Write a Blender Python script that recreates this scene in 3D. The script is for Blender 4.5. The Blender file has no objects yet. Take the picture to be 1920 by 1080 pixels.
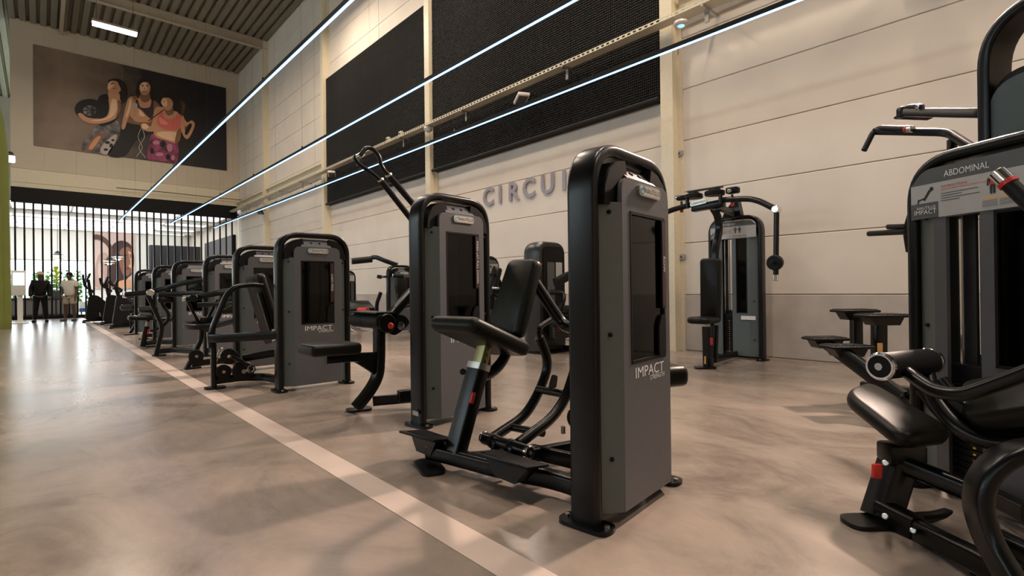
import bpy, bmesh, math, random
from mathutils import Vector, Matrix
random.seed(7)
V = Vector
scene = bpy.context.scene
COL = scene.collection
PI = math.pi

# ------------------------------------------------------------------ camera
H = 0.97                       # eye height, metres
FPX = 970.5                    # focal length in pixels of the 1920 wide frame
yaw, pit, rol = math.radians(42.296), math.radians(0.178), math.radians(-0.674)
fwd = V((math.sin(yaw)*math.cos(pit), math.cos(yaw)*math.cos(pit), math.sin(pit)))
rgt0 = V((math.cos(yaw), -math.sin(yaw), 0)); up0 = rgt0.cross(fwd)
RGT = math.cos(rol)*rgt0 + math.sin(rol)*up0
UPV = -math.sin(rol)*rgt0 + math.cos(rol)*up0
CAM = V((0, 0, H))
cam_d = bpy.data.cameras.new('camera'); cam = bpy.data.objects.new('camera', cam_d); COL.objects.link(cam)
cam_d.sensor_width = 36; cam_d.lens = 36*FPX/1920; cam_d.clip_start = 0.05; cam_d.clip_end = 300
cam.matrix_world = Matrix(((RGT.x, UPV.x, -fwd.x, CAM.x), (RGT.y, UPV.y, -fwd.y, CAM.y), (RGT.z, UPV.z, -fwd.z, CAM.z), (0, 0, 0, 1)))
scene.camera = cam

# ------------------------------------------------------------------ world, light, exposure
vs = scene.view_settings
vs.view_transform = 'Standard'; vs.look = 'None'; vs.exposure = 0.0; vs.gamma = 1.0; vs.use_curve_mapping = False
world = bpy.data.worlds.new('sky'); scene.world = world; world.use_nodes = True
bg = world.node_tree.nodes['Background']; bg.inputs[0].default_value = (0.80, 0.92, 1.0, 1); bg.inputs[1].default_value = 6.0

LAMP_W = 215; FLOOD_W = 195; WARM = (1.0, 0.82, 0.65); FLOOD = (1.0, 0.76, 0.62); DAY = (0.90, 0.96, 1.0)
def area(name, loc, direction, sx, sy, power, col, spread=PI):
    l = bpy.data.lights.new(name, 'AREA'); l.shape = 'RECTANGLE'; l.size = sx; l.size_y = sy
    l.energy = power; l.color = col; l.spread = spread
    o = bpy.data.objects.new(name, l); COL.objects.link(o); o.location = loc
    o.rotation_euler = V(direction).to_track_quat('-Z', 'Y').to_euler()
    return o
# daylight entering through the lounge glazing; lounge ceiling and hall side lamps are added fill
area('daylight_lounge_window', (0.5, 39.7, 1.7), (0, -1, 0.05), 4.6, 2.2, 220, DAY)
area('lounge_ceiling_fill', (1.0, 34.5, 4.78), (0, 0, -1), 8, 6, 500, DAY)  # added lamp that brightens the lounge from its ceiling
area('hall_side_cool_fill', (-13.6, 16, 5.6), (1, -0.1, -0.2), 16, 1.0, 420, (0.78, 0.92, 1.0))  # added cool fill from the unseen side, offsets the warm lamps

# ------------------------------------------------------------------ pixel -> place
def ray(x, y): return RGT*((x-960)/FPX) - UPV*((y-540)/FPX) + fwd
def P(x, y, X=None, Y=None, Z=None, D=None):
    d = ray(x, y)
    if X is not None: t = X/d.x
    elif Y is not None: t = Y/d.y
    elif Z is not None: t = (Z-H)/d.z
    else: t = D
    return CAM + d*t
def PS(pts, **k): return [P(a, b, **k) for a, b in pts]

# ------------------------------------------------------------------ materials
MATS = {}
def mat(name, col, rough=0.5, metal=0.0, noise=0.0, nscale=20.0, bump=0.0, bscale=200.0, spec=0.5, coat=0.0, emit=0.0, alpha=None):
    if name in MATS: return MATS[name]
    m = bpy.data.materials.new(name); m.use_nodes = True; MATS[name] = m
    nt = m.node_tree; b = nt.nodes['Principled BSDF']
    b.inputs['Base Color'].default_value = (*col, 1); b.inputs['Roughness'].default_value = rough; b.inputs['Metallic'].default_value = metal
    b.inputs['Specular IOR Level'].default_value = spec; b.inputs['Coat Weight'].default_value = coat
    tc = nt.nodes.new('ShaderNodeTexCoord')
    n = nt.nodes.new('ShaderNodeTexNoise'); n.inputs['Scale'].default_value = nscale; n.inputs['Detail'].default_value = 5
    nt.links.new(tc.outputs['Object'], n.inputs['Vector'])
    k = max(noise, 0.04)
    r = nt.nodes.new('ShaderNodeValToRGB')
    r.color_ramp.elements[0].position = 0.3; r.color_ramp.elements[1].position = 0.7
    r.color_ramp.elements[0].color = (*[c*(1-k) for c in col], 1); r.color_ramp.elements[1].color = (*[min(1, c*(1+k)) for c in col], 1)
    nt.links.new(n.outputs['Fac'], r.inputs['Fac']); nt.links.new(r.outputs['Color'], b.inputs['Base Color'])
    if bump:
        n2 = nt.nodes.new('ShaderNodeTexNoise'); n2.inputs['Scale'].default_value = bscale; n2.inputs['Detail'].default_value = 3
        nt.links.new(tc.outputs['Object'], n2.inputs['Vector'])
        bp = nt.nodes.new('ShaderNodeBump'); bp.inputs['Strength'].default_value = bump; bp.inputs['Distance'].default_value = 0.01
        nt.links.new(n2.outputs['Fac'], bp.inputs['Height']); nt.links.new(bp.outputs['Normal'], b.inputs['Normal'])
    if emit:
        b.inputs['Emission Color'].default_value = (*col, 1); b.inputs['Emission Strength'].default_value = emit
    if alpha is not None: b.inputs['Alpha'].default_value = alpha
    return m
M_FRAME = mat('black_satin_steel', (0.002, 0.0023, 0.0024), 0.28, 0.0, 0.1, 60, 0.02, 600, spec=0.32)
M_BLACK = mat('black_plastic', (0.004, 0.004, 0.0045), 0.5, spec=0.2)
M_VINYL = mat('black_vinyl', (0.006, 0.0062, 0.0045), 0.38, 0, 0.1, 30, 0.05, 500, spec=0.2)  # faint olive tint stands for green light reflected on the pads
M_RUBBER = mat('black_foam_grip', (0.005, 0.0055, 0.006), 0.5, 0, 0.1, 40, 0.1, 300, spec=0.25)
M_GREY = mat('grey_powdercoat', (0.082, 0.085, 0.093), 0.45, 0, 0.05, 40, 0.03, 500)
M_GREYD = mat('dark_grey_powdercoat', (0.075, 0.08, 0.082), 0.45)
M_STRIP = mat('side_grey_powdercoat', (0.085, 0.100, 0.096), 0.42)
M_SILVER = mat('silver_plate', (0.13, 0.135, 0.145), 0.4, 0.2)
M_CHROME = mat('chrome', (0.75, 0.75, 0.75), 0.12, 1.0)
M_STEEL = mat('brushed_steel', (0.55, 0.54, 0.50), 0.3, 1.0)
M_BRASS = mat('zinc_plated_steel', (0.34, 0.31, 0.15), 0.35, 0.85)
M_RED = mat('red_plastic', (0.55, 0.02, 0.015), 0.4)
M_DRED = mat('dark_red_strip', (0.045, 0.012, 0.014), 0.4)
M_WHITE = mat('white_print', (0.72, 0.72, 0.72), 0.5)
M_LGREY = mat('light_grey_print', (0.42, 0.42, 0.41), 0.5)
M_PLAC = mat('placard_grey', (0.40, 0.40, 0.385), 0.5)
M_BADGE = mat('badge_silver', (0.62, 0.60, 0.56), 0.3, 0.2)
M_TEAL = mat('teal_print', (0.02, 0.30, 0.42), 0.4)
M_YEL = mat('yellow_print', (0.75, 0.55, 0.05), 0.5)
M_GRN = mat('green_print', (0.35, 0.5, 0.05), 0.5)
M_ORG = mat('orange_print', (0.65, 0.35, 0.12), 0.5)
M_TEXT = mat('black_print', (0.01, 0.01, 0.01), 0.5)
M_CREAM = mat('cream_wall_panel', (0.70, 0.625, 0.535), 0.6, 0, 0.05, 1.3, 0.05, 60)
M_CREAM2 = mat('cream_painted_steel', (0.70, 0.62, 0.46), 0.45)
M_CONC = mat('concrete_plinth', (0.46, 0.405, 0.355), 0.7, 0, 0.14, 2.5, 0.1, 40)
M_ENDW = mat('end_wall_cladding', (0.58, 0.50, 0.385), 0.6, 0, 0.04, 1.0)
M_DECK = mat('grey_green_roof_deck', (0.20, 0.175, 0.13), 0.55, 0, 0.06, 1.0)
M_BEAM = mat('painted_roof_beam', (0.42, 0.36, 0.27), 0.5)
M_ACOU = mat('black_acoustic_foam', (0.014, 0.013, 0.012), 0.85, 0, 0.2, 1.5)
M_LETTER = mat('lilac_grey_letter', (0.30, 0.28, 0.31), 0.5)
M_TRAY = mat('galvanised_tray', (0.62, 0.57, 0.44), 0.5, 0.2)
M_LED = mat('blue_white_led', (0.16, 0.43, 1.0), 0.5, emit=7.5)
M_LAMP = mat('white_lamp_diffuser', (1.0, 0.95, 0.86), 0.5, emit=14.0)
M_GREEN = mat('olive_green_paint', (0.17, 0.20, 0.035), 0.5, 0, 0.06, 2)
M_LINE = mat('white_floor_paint', (0.44, 0.36, 0.318), 0.42, 0, 0.08, 3, 0.02, 100)
M_BWHITE = mat('white_lounge_wall', (0.78, 0.76, 0.70), 0.6)
M_DARKW = mat('dark_lounge_wall', (0.045, 0.04, 0.042), 0.6)
M_CAB = mat('black_cabinet', (0.015, 0.015, 0.016), 0.5)
M_LEAF = mat('plant_leaf', (0.50, 0.55, 0.06), 0.45, 0, 0.2, 8)
M_HEDGE = mat('hedge_leaf', (0.10, 0.22, 0.05), 0.7, 0, 0.5, 3)
M_SKINA = mat('skin_brown', (0.10, 0.05, 0.03), 0.5)
M_SCREEN = mat('lit_screen', (0.62, 0.80, 0.78), 0.4, emit=1.3)
M_GRASS = mat('lawn', (0.16, 0.25, 0.06), 0.8, 0, 0.4, 2)

def glass(name, tint, mixv):
    m = bpy.data.materials.new(name); m.use_nodes = True; MATS[name] = m
    nt = m.node_tree; nt.nodes.clear()
    out = nt.nodes.new('ShaderNodeOutputMaterial'); mx = nt.nodes.new('ShaderNodeMixShader')
    tr = nt.nodes.new('ShaderNodeBsdfTransparent'); tr.inputs[0].default_value = (*tint, 1)
    gl = nt.nodes.new('ShaderNodeBsdfGlossy'); gl.inputs['Roughness'].default_value = 0.05; gl.inputs[0].default_value = (0.8, 0.8, 0.8, 1)
    fr = nt.nodes.new('ShaderNodeFresnel'); fr.inputs[0].default_value = mixv
    nt.links.new(fr.outputs[0], mx.inputs[0]); nt.links.new(tr.outputs[0], mx.inputs[1]); nt.links.new(gl.outputs[0], mx.inputs[2])
    nt.links.new(mx.outputs[0], out.inputs[0]); return m
M_SMOKE = glass('smoked_acrylic', (0.08, 0.078, 0.072), 1.4)
M_GLASS = glass('window_glass', (0.93, 0.97, 0.96), 1.45)

def floor_mat():
    m = bpy.data.materials.new('polished_concrete'); m.use_nodes = True
    nt = m.node_tree; b = nt.nodes['Principled BSDF']; L_ = nt.links.new
    tc = nt.nodes.new('ShaderNodeTexCoord'); mp = nt.nodes.new('ShaderNodeMapping'); mp.inputs['Rotation'].default_value = (0, 0, 0.6); mp.inputs['Scale'].default_value = (1.0, 0.6, 1.0)
    L_(tc.outputs['Object'], mp.inputs['Vector'])
    def nz(sc, det, ro, dist=0.0):
        n = nt.nodes.new('ShaderNodeTexNoise'); n.inputs['Scale'].default_value = sc; n.inputs['Detail'].default_value = det; n.inputs['Roughness'].default_value = ro; n.inputs['Distortion'].default_value = dist
        L_(mp.outputs[0], n.inputs['Vector']); return n
    big, mid, fine = nz(0.5, 5, 0.5, 0.6), nz(1.7, 10, 0.66, 0.7), nz(14, 6, 0.7)
    a1 = nt.nodes.new('ShaderNodeMath'); a1.operation = 'MULTIPLY_ADD'; a1.inputs[1].default_value = 0.45
    a2 = nt.nodes.new('ShaderNodeMath'); a2.operation = 'MULTIPLY_ADD'; a2.inputs[1].default_value = 0.47
    a3 = nt.nodes.new('ShaderNodeMath'); a3.operation = 'MULTIPLY'; a3.inputs[1].default_value = 0.08
    L_(fine.outputs['Fac'], a3.inputs[0]); L_(mid.outputs['Fac'], a2.inputs[0]); L_(a3.outputs[0], a2.inputs[2]); L_(big.outputs['Fac'], a1.inputs[0]); L_(a2.outputs[0], a1.inputs[2])
    r = nt.nodes.new('ShaderNodeValToRGB'); e = r.color_ramp.elements
    e[0].position = 0.39; e[0].color = (0.135, 0.107, 0.089, 1); e[1].position = 0.61; e[1].color = (0.315, 0.258, 0.219, 1)
    q = e.new(0.475); q.color = (0.218, 0.183, 0.154, 1); q = e.new(0.54); q.color = (0.264, 0.215, 0.181, 1)
    L_(a1.outputs[0], r.inputs['Fac']); L_(r.outputs['Color'], b.inputs['Base Color'])
    rr = nt.nodes.new('ShaderNodeMapRange'); rr.inputs['From Min'].default_value = 0.3; rr.inputs['From Max'].default_value = 0.7; rr.inputs['To Min'].default_value = 0.22; rr.inputs['To Max'].default_value = 0.25
    L_(mid.outputs['Fac'], rr.inputs['Value']); L_(rr.outputs[0], b.inputs['Roughness'])
    bp = nt.nodes.new('ShaderNodeBump'); bp.inputs['Strength'].default_value = 0.008; bp.inputs['Distance'].default_value = 0.02
    L_(mid.outputs['Fac'], bp.inputs['Height']); L_(bp.outputs['Normal'], b.inputs['Normal'])
    b.inputs['Specular IOR Level'].default_value = 0.5
    return m
M_FLOOR = floor_mat()

# ------------------------------------------------------------------ mesh helpers: every maker returns (verts, faces)
def rrect(w, h, r, n=3):
    r = min(r, w/2-1e-4, h/2-1e-4); out = []
    for cx, cy, a0 in ((w/2-r, h/2-r, 0), (-w/2+r, h/2-r, PI/2), (-w/2+r, -h/2+r, PI), (w/2-r, -h/2+r, 1.5*PI)):
        for i in range(n+1):
            a = a0+PI/2*i/n; out.append((cx+r*math.cos(a), cy+r*math.sin(a)))
    return out
def circ(r, n=14, ry=None):
    ry = r if ry is None else ry
    return [(r*math.cos(2*PI*i/n), ry*math.sin(2*PI*i/n)) for i in range(n)]
def fillet(pts, r, n=5):
    pts = [V(p) for p in pts]
    if r <= 0 or len(pts) < 3: return pts
    out = [pts[0]]
    for i in range(1, len(pts)-1):
        a, b, c = pts[i-1], pts[i], pts[i+1]
        u, w = a-b, c-b; lu, lw = u.length, w.length
        d = min(r, lu*0.48, lw*0.48); p, q = b+u*(d/lu), b+w*(d/lw)
        for k in range(n+1):
            t = k/n; out.append(p*(1-t)**2 + b*2*t*(1-t) + q*t*t)
    out.append(pts[-1]); return out
def sweep(pts, sect, r=0.0, up=(0, 0, 1), n=5):
    """sect: list of (a, b); a along the side vector, b along the 'up' vector of the path"""
    pts = fillet(pts, r, n)
    if isinstance(sect, (int, float)): sect = circ(sect)
    up = V(up); verts, faces = [], []; m = len(sect); prev = None
    for i, p in enumerate(pts):
        t = (pts[min(i+1, len(pts)-1)] - pts[max(i-1, 0)]).normalized()
        if prev is None:
            s = t.cross(up)
            if s.length < 1e-3: s = t.cross(V((1, 0, 0)))
            s.normalize(); u = s.cross(t).normalized()
        else:
            q = prev.rotation_difference(t); u = (q @ u); u = (u - t*u.dot(t)).normalized(); s = t.cross(u)
        prev = t
        verts += [p + s*a + u*b for a, b in sect]
    for i in range(len(pts)-1):
        for j in range(m):
            k = (j+1) % m
            faces.append((i*m+j, i*m+k, (i+1)*m+k, (i+1)*m+j))
    faces.append(tuple(range(m))[::-1]); faces.append(tuple(range((len(pts)-1)*m, len(pts)*m)))
    return verts, faces
def cyl(a, b, r, n=20, bev=0.0):
    a, b = V(a), V(b); t = (b-a).normalized()
    s = t.cross(V((0, 0, 1)));  s = t.cross(V((1, 0, 0))) if s.length < 1e-3 else s
    s.normalize(); u = s.cross(t); L = (b-a).length
    rings = [(0, r), (L, r)] if not bev else [(0, r-bev), (bev, r), (L-bev, r), (L, r-bev)]
    return lathe_frame(a, t, s, u, rings, n)
def lathe_frame(o, t, s, u, rings, n=20):
    verts, faces = [], []
    for z, r in rings:
        for i in range(n):
            a = 2*PI*i/n; verts.append(o + t*z + s*(r*math.cos(a)) + u*(r*math.sin(a)))
    for k in range(len(rings)-1):
        for i in range(n):
            j = (i+1) % n; faces.append((k*n+i, k*n+j, (k+1)*n+j, (k+1)*n+i))
    faces.append(tuple(range(n))[::-1]); faces.append(tuple(range((len(rings)-1)*n, len(rings)*n)))
    return verts, faces
def lathe(o, rings, n=24): return lathe_frame(V(o), V((0, 0, 1)), V((1, 0, 0)), V((0, 1, 0)), rings, n)
def box(x0, x1, y0, y1, z0, z1):
    v = [V((x, y, z)) for z in (z0, z1) for x, y in ((x0, y0), (x1, y0), (x1, y1), (x0, y1))]
    return v, [(3, 2, 1, 0), (4, 5, 6, 7), (0, 1, 5, 4), (1, 2, 6, 5), (2, 3, 7, 6), (3, 0, 4, 7)]
def obox(c, u, v, w, su, sv, sw, bev=0.0, seg=2):
    c, u, v, w = V(c), V(u).normalized(), V(v).normalized(), V(w).normalized()
    vs_ = [c + u*(a*su/2) + v*(b*sv/2) + w*(d*sw/2) for d in (-1, 1) for a, b in ((-1, -1), (1, -1), (1, 1), (-1, 1))]
    f = [(3, 2, 1, 0), (4, 5, 6, 7), (0, 1, 5, 4), (1, 2, 6, 5), (2, 3, 7, 6), (3, 0, 4, 7)]
    return bevelled((vs_, f), bev, seg) if bev else (vs_, f)
def bevelled(vf, bev, seg=2):
    bm = bmesh.new(); bv = [bm.verts.new(v) for v in vf[0]]
    for f in vf[1]: bm.faces.new([bv[i] for i in f])
    bmesh.ops.recalc_face_normals(bm, faces=bm.faces)
    bmesh.ops.bevel(bm, geom=list(bm.edges), offset=bev, segments=seg, profile=0.5, affect='EDGES', clamp_overlap=True)
    bm.verts.index_update()
    out = [v.co.copy() for v in bm.verts], [tuple(v.index for v in f.verts) for f in bm.faces]
    bm.free(); return out
def poly2(pts, r, n=4):
    """round the corners of a closed 2D polygon"""
    out = []; N = len(pts)
    for i in range(N):
        a, b, c = V(pts[i-1]), V(pts[i]), V(pts[(i+1) % N])
        rr = r[i] if isinstance(r, (list, tuple)) else r
        if rr <= 0: out.append(tuple(b)); continue
        u, w = a-b, c-b; d = min(rr, u.length*0.48, w.length*0.48)
        p, q = b+u.normalized()*d, b+w.normalized()*d
        for k in range(n+1):
            t = k/n; s = p*(1-t)**2 + b*2*t*(1-t) + q*t*t; out.append((s[0], s[1]))
    return out
def prism(o, u, v, poly, w0, w1, bev=0.0):
    """2D polygon in the (u, v) frame at o, extruded along u x v from w0 to w1"""
    o, u, v = V(o), V(u), V(v); w = u.cross(v).normalized(); n = len(poly)
    vs_ = [o+u*a+v*b+w*w0 for a, b in poly] + [o+u*a+v*b+w*w1 for a, b in poly]
    f = [tuple(range(n))[::-1], tuple(range(n, 2*n))] + [(i, (i+1) % n, n+(i+1) % n, n+i) for i in range(n)]
    if bev:
        # soft rim on the front face
        cx = sum(a for a, b in poly)/n; cy = sum(b for a, b in poly)/n
        ex = max(abs(a-cx) for a, b in poly); ey = max(abs(b-cy) for a, b in poly)
        def ring(k, wv): return [o+u*(cx+(a-cx)*(1-k/ex))+v*(cy+(b-cy)*(1-k/ey))+w*wv for a, b in poly]
        R = [ring(bev, w0), ring(bev*0.3, w0+(w1-w0)*0.12), ring(0, w0+(w1-w0)*0.35), ring(0, w0+(w1-w0)*0.65), ring(bev*0.3, w0+(w1-w0)*0.88), ring(bev, w1)]
        vs_ = sum(R, []); f = [tuple(range(n))[::-1], tuple(range(5*n, 6*n))]
        for k in range(5): f += [(k*n+i, k*n+(i+1) % n, (k+1)*n+(i+1) % n, (k+1)*n+i) for i in range(n)]
    return vs_, f
def quadpad(c4, th, rad=0.05, bev=0.018):
    """upholstered pad: four corners of the visible face (counter-clockwise seen from outside), thickness behind it"""
    a, b, c, d = [V(p) for p in c4]
    o = (a+b+c+d)/4; u = ((b-a)+(c-d)).normalized(); nn = u.cross((d-a)+(c-b)).normalized(); v = nn.cross(u)
    poly = poly2([((p-o).dot(u), (p-o).dot(v)) for p in (a, b, c, d)], rad, 5)
    return prism(o, u, v, poly, -th, 0.0, bev)
def merge(*vfs):
    V_, F_ = [], []
    for v, f in vfs:
        k = len(V_); V_ += list(v); F_ += [tuple(i+k for i in g) for g in f]
    return V_, F_

def thing(name, label, cat, loc=(0, 0, 0), group=None, kind=None):
    o = bpy.data.objects.new(name, None); COL.objects.link(o); o.location = loc; o.empty_display_size = 0.1
    if label: o['label'] = label
    if cat: o['category'] = cat
    if group: o['group'] = group
    if kind: o['kind'] = kind
    return o
def root_loc(o):
    v = V((0, 0, 0))
    while o is not None: v = v + o.location; o = o.parent
    return v
def mesh_of(name, vf, m, smooth=True, ang=35, off=None):
    me = bpy.data.meshes.new(name)
    vs_ = [tuple(v) for v in vf[0]] if off is None else [tuple(V(v)-off) for v in vf[0]]
    me.from_pydata(vs_, [], vf[1]); me.materials.append(m)
    if smooth:
        me.polygons.foreach_set('use_smooth', [True]*len(me.polygons)); me.set_sharp_from_angle(angle=math.radians(ang))
    me.update(); return me
def part(parent, name, vf, m, smooth=True, ang=35, label=None, kind=None):
    off = root_loc(parent) if parent else V((0, 0, 0))
    o = bpy.data.objects.new(name, mesh_of(name, vf, m, smooth, ang, off)); COL.objects.link(o)
    if parent: o.parent = parent
    if label: o['label'] = label
    if kind: o['kind'] = kind
    return o
def solo(name, vf, m, label, cat, group=None, loc=None, kind=None, **k):
    me = mesh_of(name, vf, m, off=V(loc) if loc is not None else None, **k)
    o = bpy.data.objects.new(name, me); COL.objects.link(o)
    if loc is not None: o.location = loc
    if label: o['label'] = label
    if cat: o['category'] = cat
    if group: o['group'] = group
    if kind: o['kind'] = kind
    return o
def inst(me, name, parent, loc, label=None):
    o = bpy.data.objects.new(name, me); COL.objects.link(o); o.parent = parent; o.location = loc
    return o
_tx = {}
def text_vf(s, size, o, u, v, align='CENTER', extr=0.001, bold=0.0, sx=1.0):
    key = (s, align, bold)
    if key not in _tx:
        c = bpy.data.curves.new('t', 'FONT'); c.body = s; c.size = 1; c.align_x = align; c.align_y = 'CENTER'; c.offset = bold; c.resolution_u = 3
        ob = bpy.data.objects.new('t', c); COL.objects.link(ob)
        bpy.context.view_layer.update()
        me = bpy.data.meshes.new_from_object(ob.evaluated_get(bpy.context.evaluated_depsgraph_get()))
        _tx[key] = ([w.co.copy() for w in me.vertices], [tuple(p.vertices) for p in me.polygons])
        bpy.data.objects.remove(ob); bpy.data.curves.remove(c); bpy.data.meshes.remove(me)
    vs_, fs = _tx[key]; o, u, v = V(o), V(u), V(v); w = u.cross(v)
    n = len(vs_)
    front = [o + u*(p.x*size*sx) + v*(p.y*size) + w*extr for p in vs_]
    if extr < 0.004: return front, list(fs)
    back = [o + u*(p.x*size*sx) + v*(p.y*size) for p in vs_]
    F_ = list(fs) + [tuple(i+n for i in f[::-1]) for f in fs]
    cnt = {}
    for f in fs:
        for i in range(len(f)):
            e = (f[i], f[(i+1) % len(f)]); cnt[e] = cnt.get(e, 0)+1
    for (a, b) in list(cnt):
        if (b, a) not in cnt: F_.append((b, a, a+n, b+n))
    return front+back, F_

# ================================================================== SETTING
XW, YE, ZC = 7.40, 28.40, 11.92
def struct(name, vf, m, **k):
    o = part(None, name, vf, m, **k); o['kind'] = 'structure'; return o
struct('floor', box(-14, 8.0, -9, 40.3, -0.25, 0), M_FLOOR, smooth=False)
ln = struct('trim_1', box(1.135, 1.285, -9, 28.3, 0.0004, 0.0022), M_LINE, smooth=False)
ln['label'] = 'white painted line along the polished concrete floor'

# right-hand wall: precast panels between steel columns
wr = struct('wall_right', box(XW+0.10, XW+0.3, -9, YE+0.3, 0, ZC+0.3), M_CREAM, smooth=False)
cols = [-2.3, 4.28, 10.98, 17.5, 23.9]
edges = [-9.0] + cols + [YE+0.2]
zed = [0.0] + [0.862+0.796*i for i in range(14)] + [ZC+0.2]
for bi in range(len(edges)-1):
    y0, y1 = edges[bi]+0.004, edges[bi+1]-0.004
    for k in range(len(zed)-1):
        vf = bevelled(box(XW, XW+0.1, y0, y1, zed[k]+0.0035, zed[k+1]-0.0035), 0.008, 1)
        part(wr, 'panel', vf, M_CONC if k == 0 else M_CREAM, smooth=False)
for y in cols:
    part(wr, 'column', merge(box(XW-0.21, XW, y-0.09, y+0.12, 0, ZC), box(XW-0.035, XW, y-0.15, y-0.09, 0, ZC)), M_CREAM2, smooth=False)
for y0, y1 in ((-9, 4.15), (17.65, 23.78), (24.05, YE-0.1)):
    part(wr, 'rail', merge(box(XW-0.16, XW, y0, y1, 5.43, 5.47), box(XW-0.05, XW, y0, y1, 5.15, 5.43), box(XW-0.16, XW, y0, y1, 5.11, 5.15)), M_CREAM2, smooth=False)

# end wall above the slats
zb = P(19, 313, Y=YE).z; zb2 = P(19, 349, Y=YE).z; zb3 = P(18, 378, Y=YE).z
we = struct('wall_end', box(-0.86, XW, YE+0.12, YE+0.3, zb2, ZC+0.2), M_ENDW, smooth=False)
xs = [-0.86+1.0*i for i in range(9)] + [XW-0.005]
xs = [x for x in xs if x < XW]; xs = xs[:-1]+[XW-0.005] if XW-xs[-1] < 0.4 else xs
for i in range(len(xs)-1):
    part(we, 'panel', bevelled(box(xs[i]+0.001, xs[i+1]-0.001, YE, YE+0.12, zb, ZC+0.1), 0.003, 1), M_ENDW, smooth=False)
part(we, 'beam', bevelled(box(-0.86, XW-0.005, YE-0.03, YE+0.25, zb2, zb-0.01), 0.01, 1), M_CREAM2, smooth=False)
part(we, 'rail', box(-0.86, XW-0.005, YE-0.06, YE-0.03, zb2+0.2, zb2+0.25), M_CREAM2, smooth=False)

# ceiling: trapezoid roof deck on beams
ce = struct('ceiling', box(-14, 8, -9, 40.3, ZC+0.24, ZC+0.4), M_DECK, smooth=False)
SW = 0.93; prof = []
for i in range(3):
    x = i*0.31; prof += [(x, 0.13), (x+0.06, 0.13), (x+0.10, 0), (x+0.27, 0), (x+0.31, 0.13)]
pv, pf = [], []
for a, b in prof: pv += [V((a, -9, b)), V((a, 40.3, b))]
for i in range(len(prof)-1): pf.append((2*i, 2*i+1, 2*i+3, 2*i+2))
sheet = mesh_of('deck_sheet', (pv, pf), M_DECK, smooth=False)
for i in range(24): inst(sheet, 'deck_sheet', ce, (XW-SW*(i+1), 0, ZC+0.03))
for y in cols:
    part(ce, 'beam', merge(box(-14, XW-0.02, y-0.10, y+0.10, ZC-0.34, ZC-0.31), box(-14, XW-0.02, y-0.012, y+0.012, ZC-0.31, ZC), box(-14, XW-0.02, y-0.10, y+0.10, ZC-0.01, ZC+0.02)), M_BEAM, smooth=False)
part(ce, 'purlin', box(0.62, 0.74, 23.9, YE, ZC-0.16, ZC+0.02), M_BEAM, smooth=False)
# rest of the hall shell, out of view but closing the room
struct('wall_left', box(-14.3, -14, -9, 40.3, 0, 5.0), M_CREAM, smooth=False)
wl2 = struct('wall_left_upper', box(-14.3, -14, -9, 40.3, 6.2, ZC+0.3), M_CREAM, smooth=False)
struct('wall_rear', box(-14, 8, -9.3, -9, 0, ZC+0.3), M_CREAM, smooth=False)
wfl = struct('wall_far_left', box(-14, -0.9, 40.0, 40.3, 4.9, ZC+0.3), M_DECK, smooth=False)
for i in range(10):
    part(wr, 'panel', box(XW, XW+0.1, YE+0.4+i*1.2, YE+1.59+i*1.2, 0, 6), M_CREAM, smooth=False)
# lounge beyond the slats
struct('ceiling_lounge', box(-14, XW+0.1, YE+0.4, 40.25, 4.86, 5.0), M_BWHITE, smooth=False)
YB = 40.0
wx0, wx1, wz0, wz1 = -10.0, P(169, 500, Y=YB).x, 0.45, P(95, 487, Y=YB).z
wb = struct('wall_back', merge(box(-14, wx0, YB, YB+0.25, 0, 4.86), box(wx1, XW+0.1, YB, YB+0.25, 0, 4.86), box(wx0, wx1, YB, YB+0.25, 0, wz0), box(wx0, wx1, YB, YB+0.25, wz1, 4.86)), M_BWHITE, smooth=False)
w1 = struct('window_1', merge(box(wx0, wx1, YB+0.05, YB+0.13, wz0, wz0+0.06), box(wx0, wx1, YB+0.05, YB+0.13, wz1-0.06, wz1)), M_BWHITE, smooth=False)
nm = 18; dx = (wx1-wx0)/nm
for i in range(nm+1): part(w1, 'mullion', box(wx0+dx*i-0.03, wx0+dx*i+0.03, YB+0.04, YB+0.14, wz0, wz1), M_BWHITE, smooth=False)
for k in (1, 2): part(w1, 'transom', box(wx0, wx1, YB+0.045, YB+0.135, wz0+(wz1-wz0)*k/3-0.02, wz0+(wz1-wz0)*k/3+0.02), M_BWHITE, smooth=False)
for i in range(nm):
    for k in range(3):
        h = (wz1-wz0)/3
        part(w1, 'pane', box(wx0+dx*i+0.03, wx0+dx*(i+1)-0.03, YB+0.085, YB+0.091, wz0+h*k+0.02, wz0+h*(k+1)-0.02), M_GLASS, smooth=False)
M_CEIL_GLOW = mat('glowing_ceiling_sheet', (0.95, 0.98, 1.0), 0.5, emit=1.6)  # glow added to brighten the lounge ceiling
for k, (ya, yb) in enumerate(((28.9, 31.3), (31.7, 34.3), (34.7, 37.3), (37.7, 39.9))):
    sk = struct('window_%d' % (k+3), box(-13, 7.2, ya, yb, 4.80, 4.815), M_BWHITE, smooth=False)  # carries the added glowing panes, not actual glazing
    for i in range(10): part(sk, 'pane', box(-12.9+2.0*i, -12.9+2.0*i+1.9, ya+0.05, yb-0.05, 4.785, 4.80), M_CEIL_GLOW, smooth=False)
for y in (31.5, 34.5, 37.5): struct('trim_%d' % int(y), box(-14, XW, y-0.08, y+0.08, 4.6, 4.86), M_BWHITE, smooth=False)
struct('ground', box(-30, 30, 40.3, 90, -0.4, -0.1), M_GRASS, smooth=False)
gw = struct('window_2', merge(box(-14.2, -14.05, -9, 40.3, 5.0, 5.1), box(-14.2, -14.05, -9, 40.3, 6.1, 6.2)), M_BEAM, smooth=False)
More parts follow.
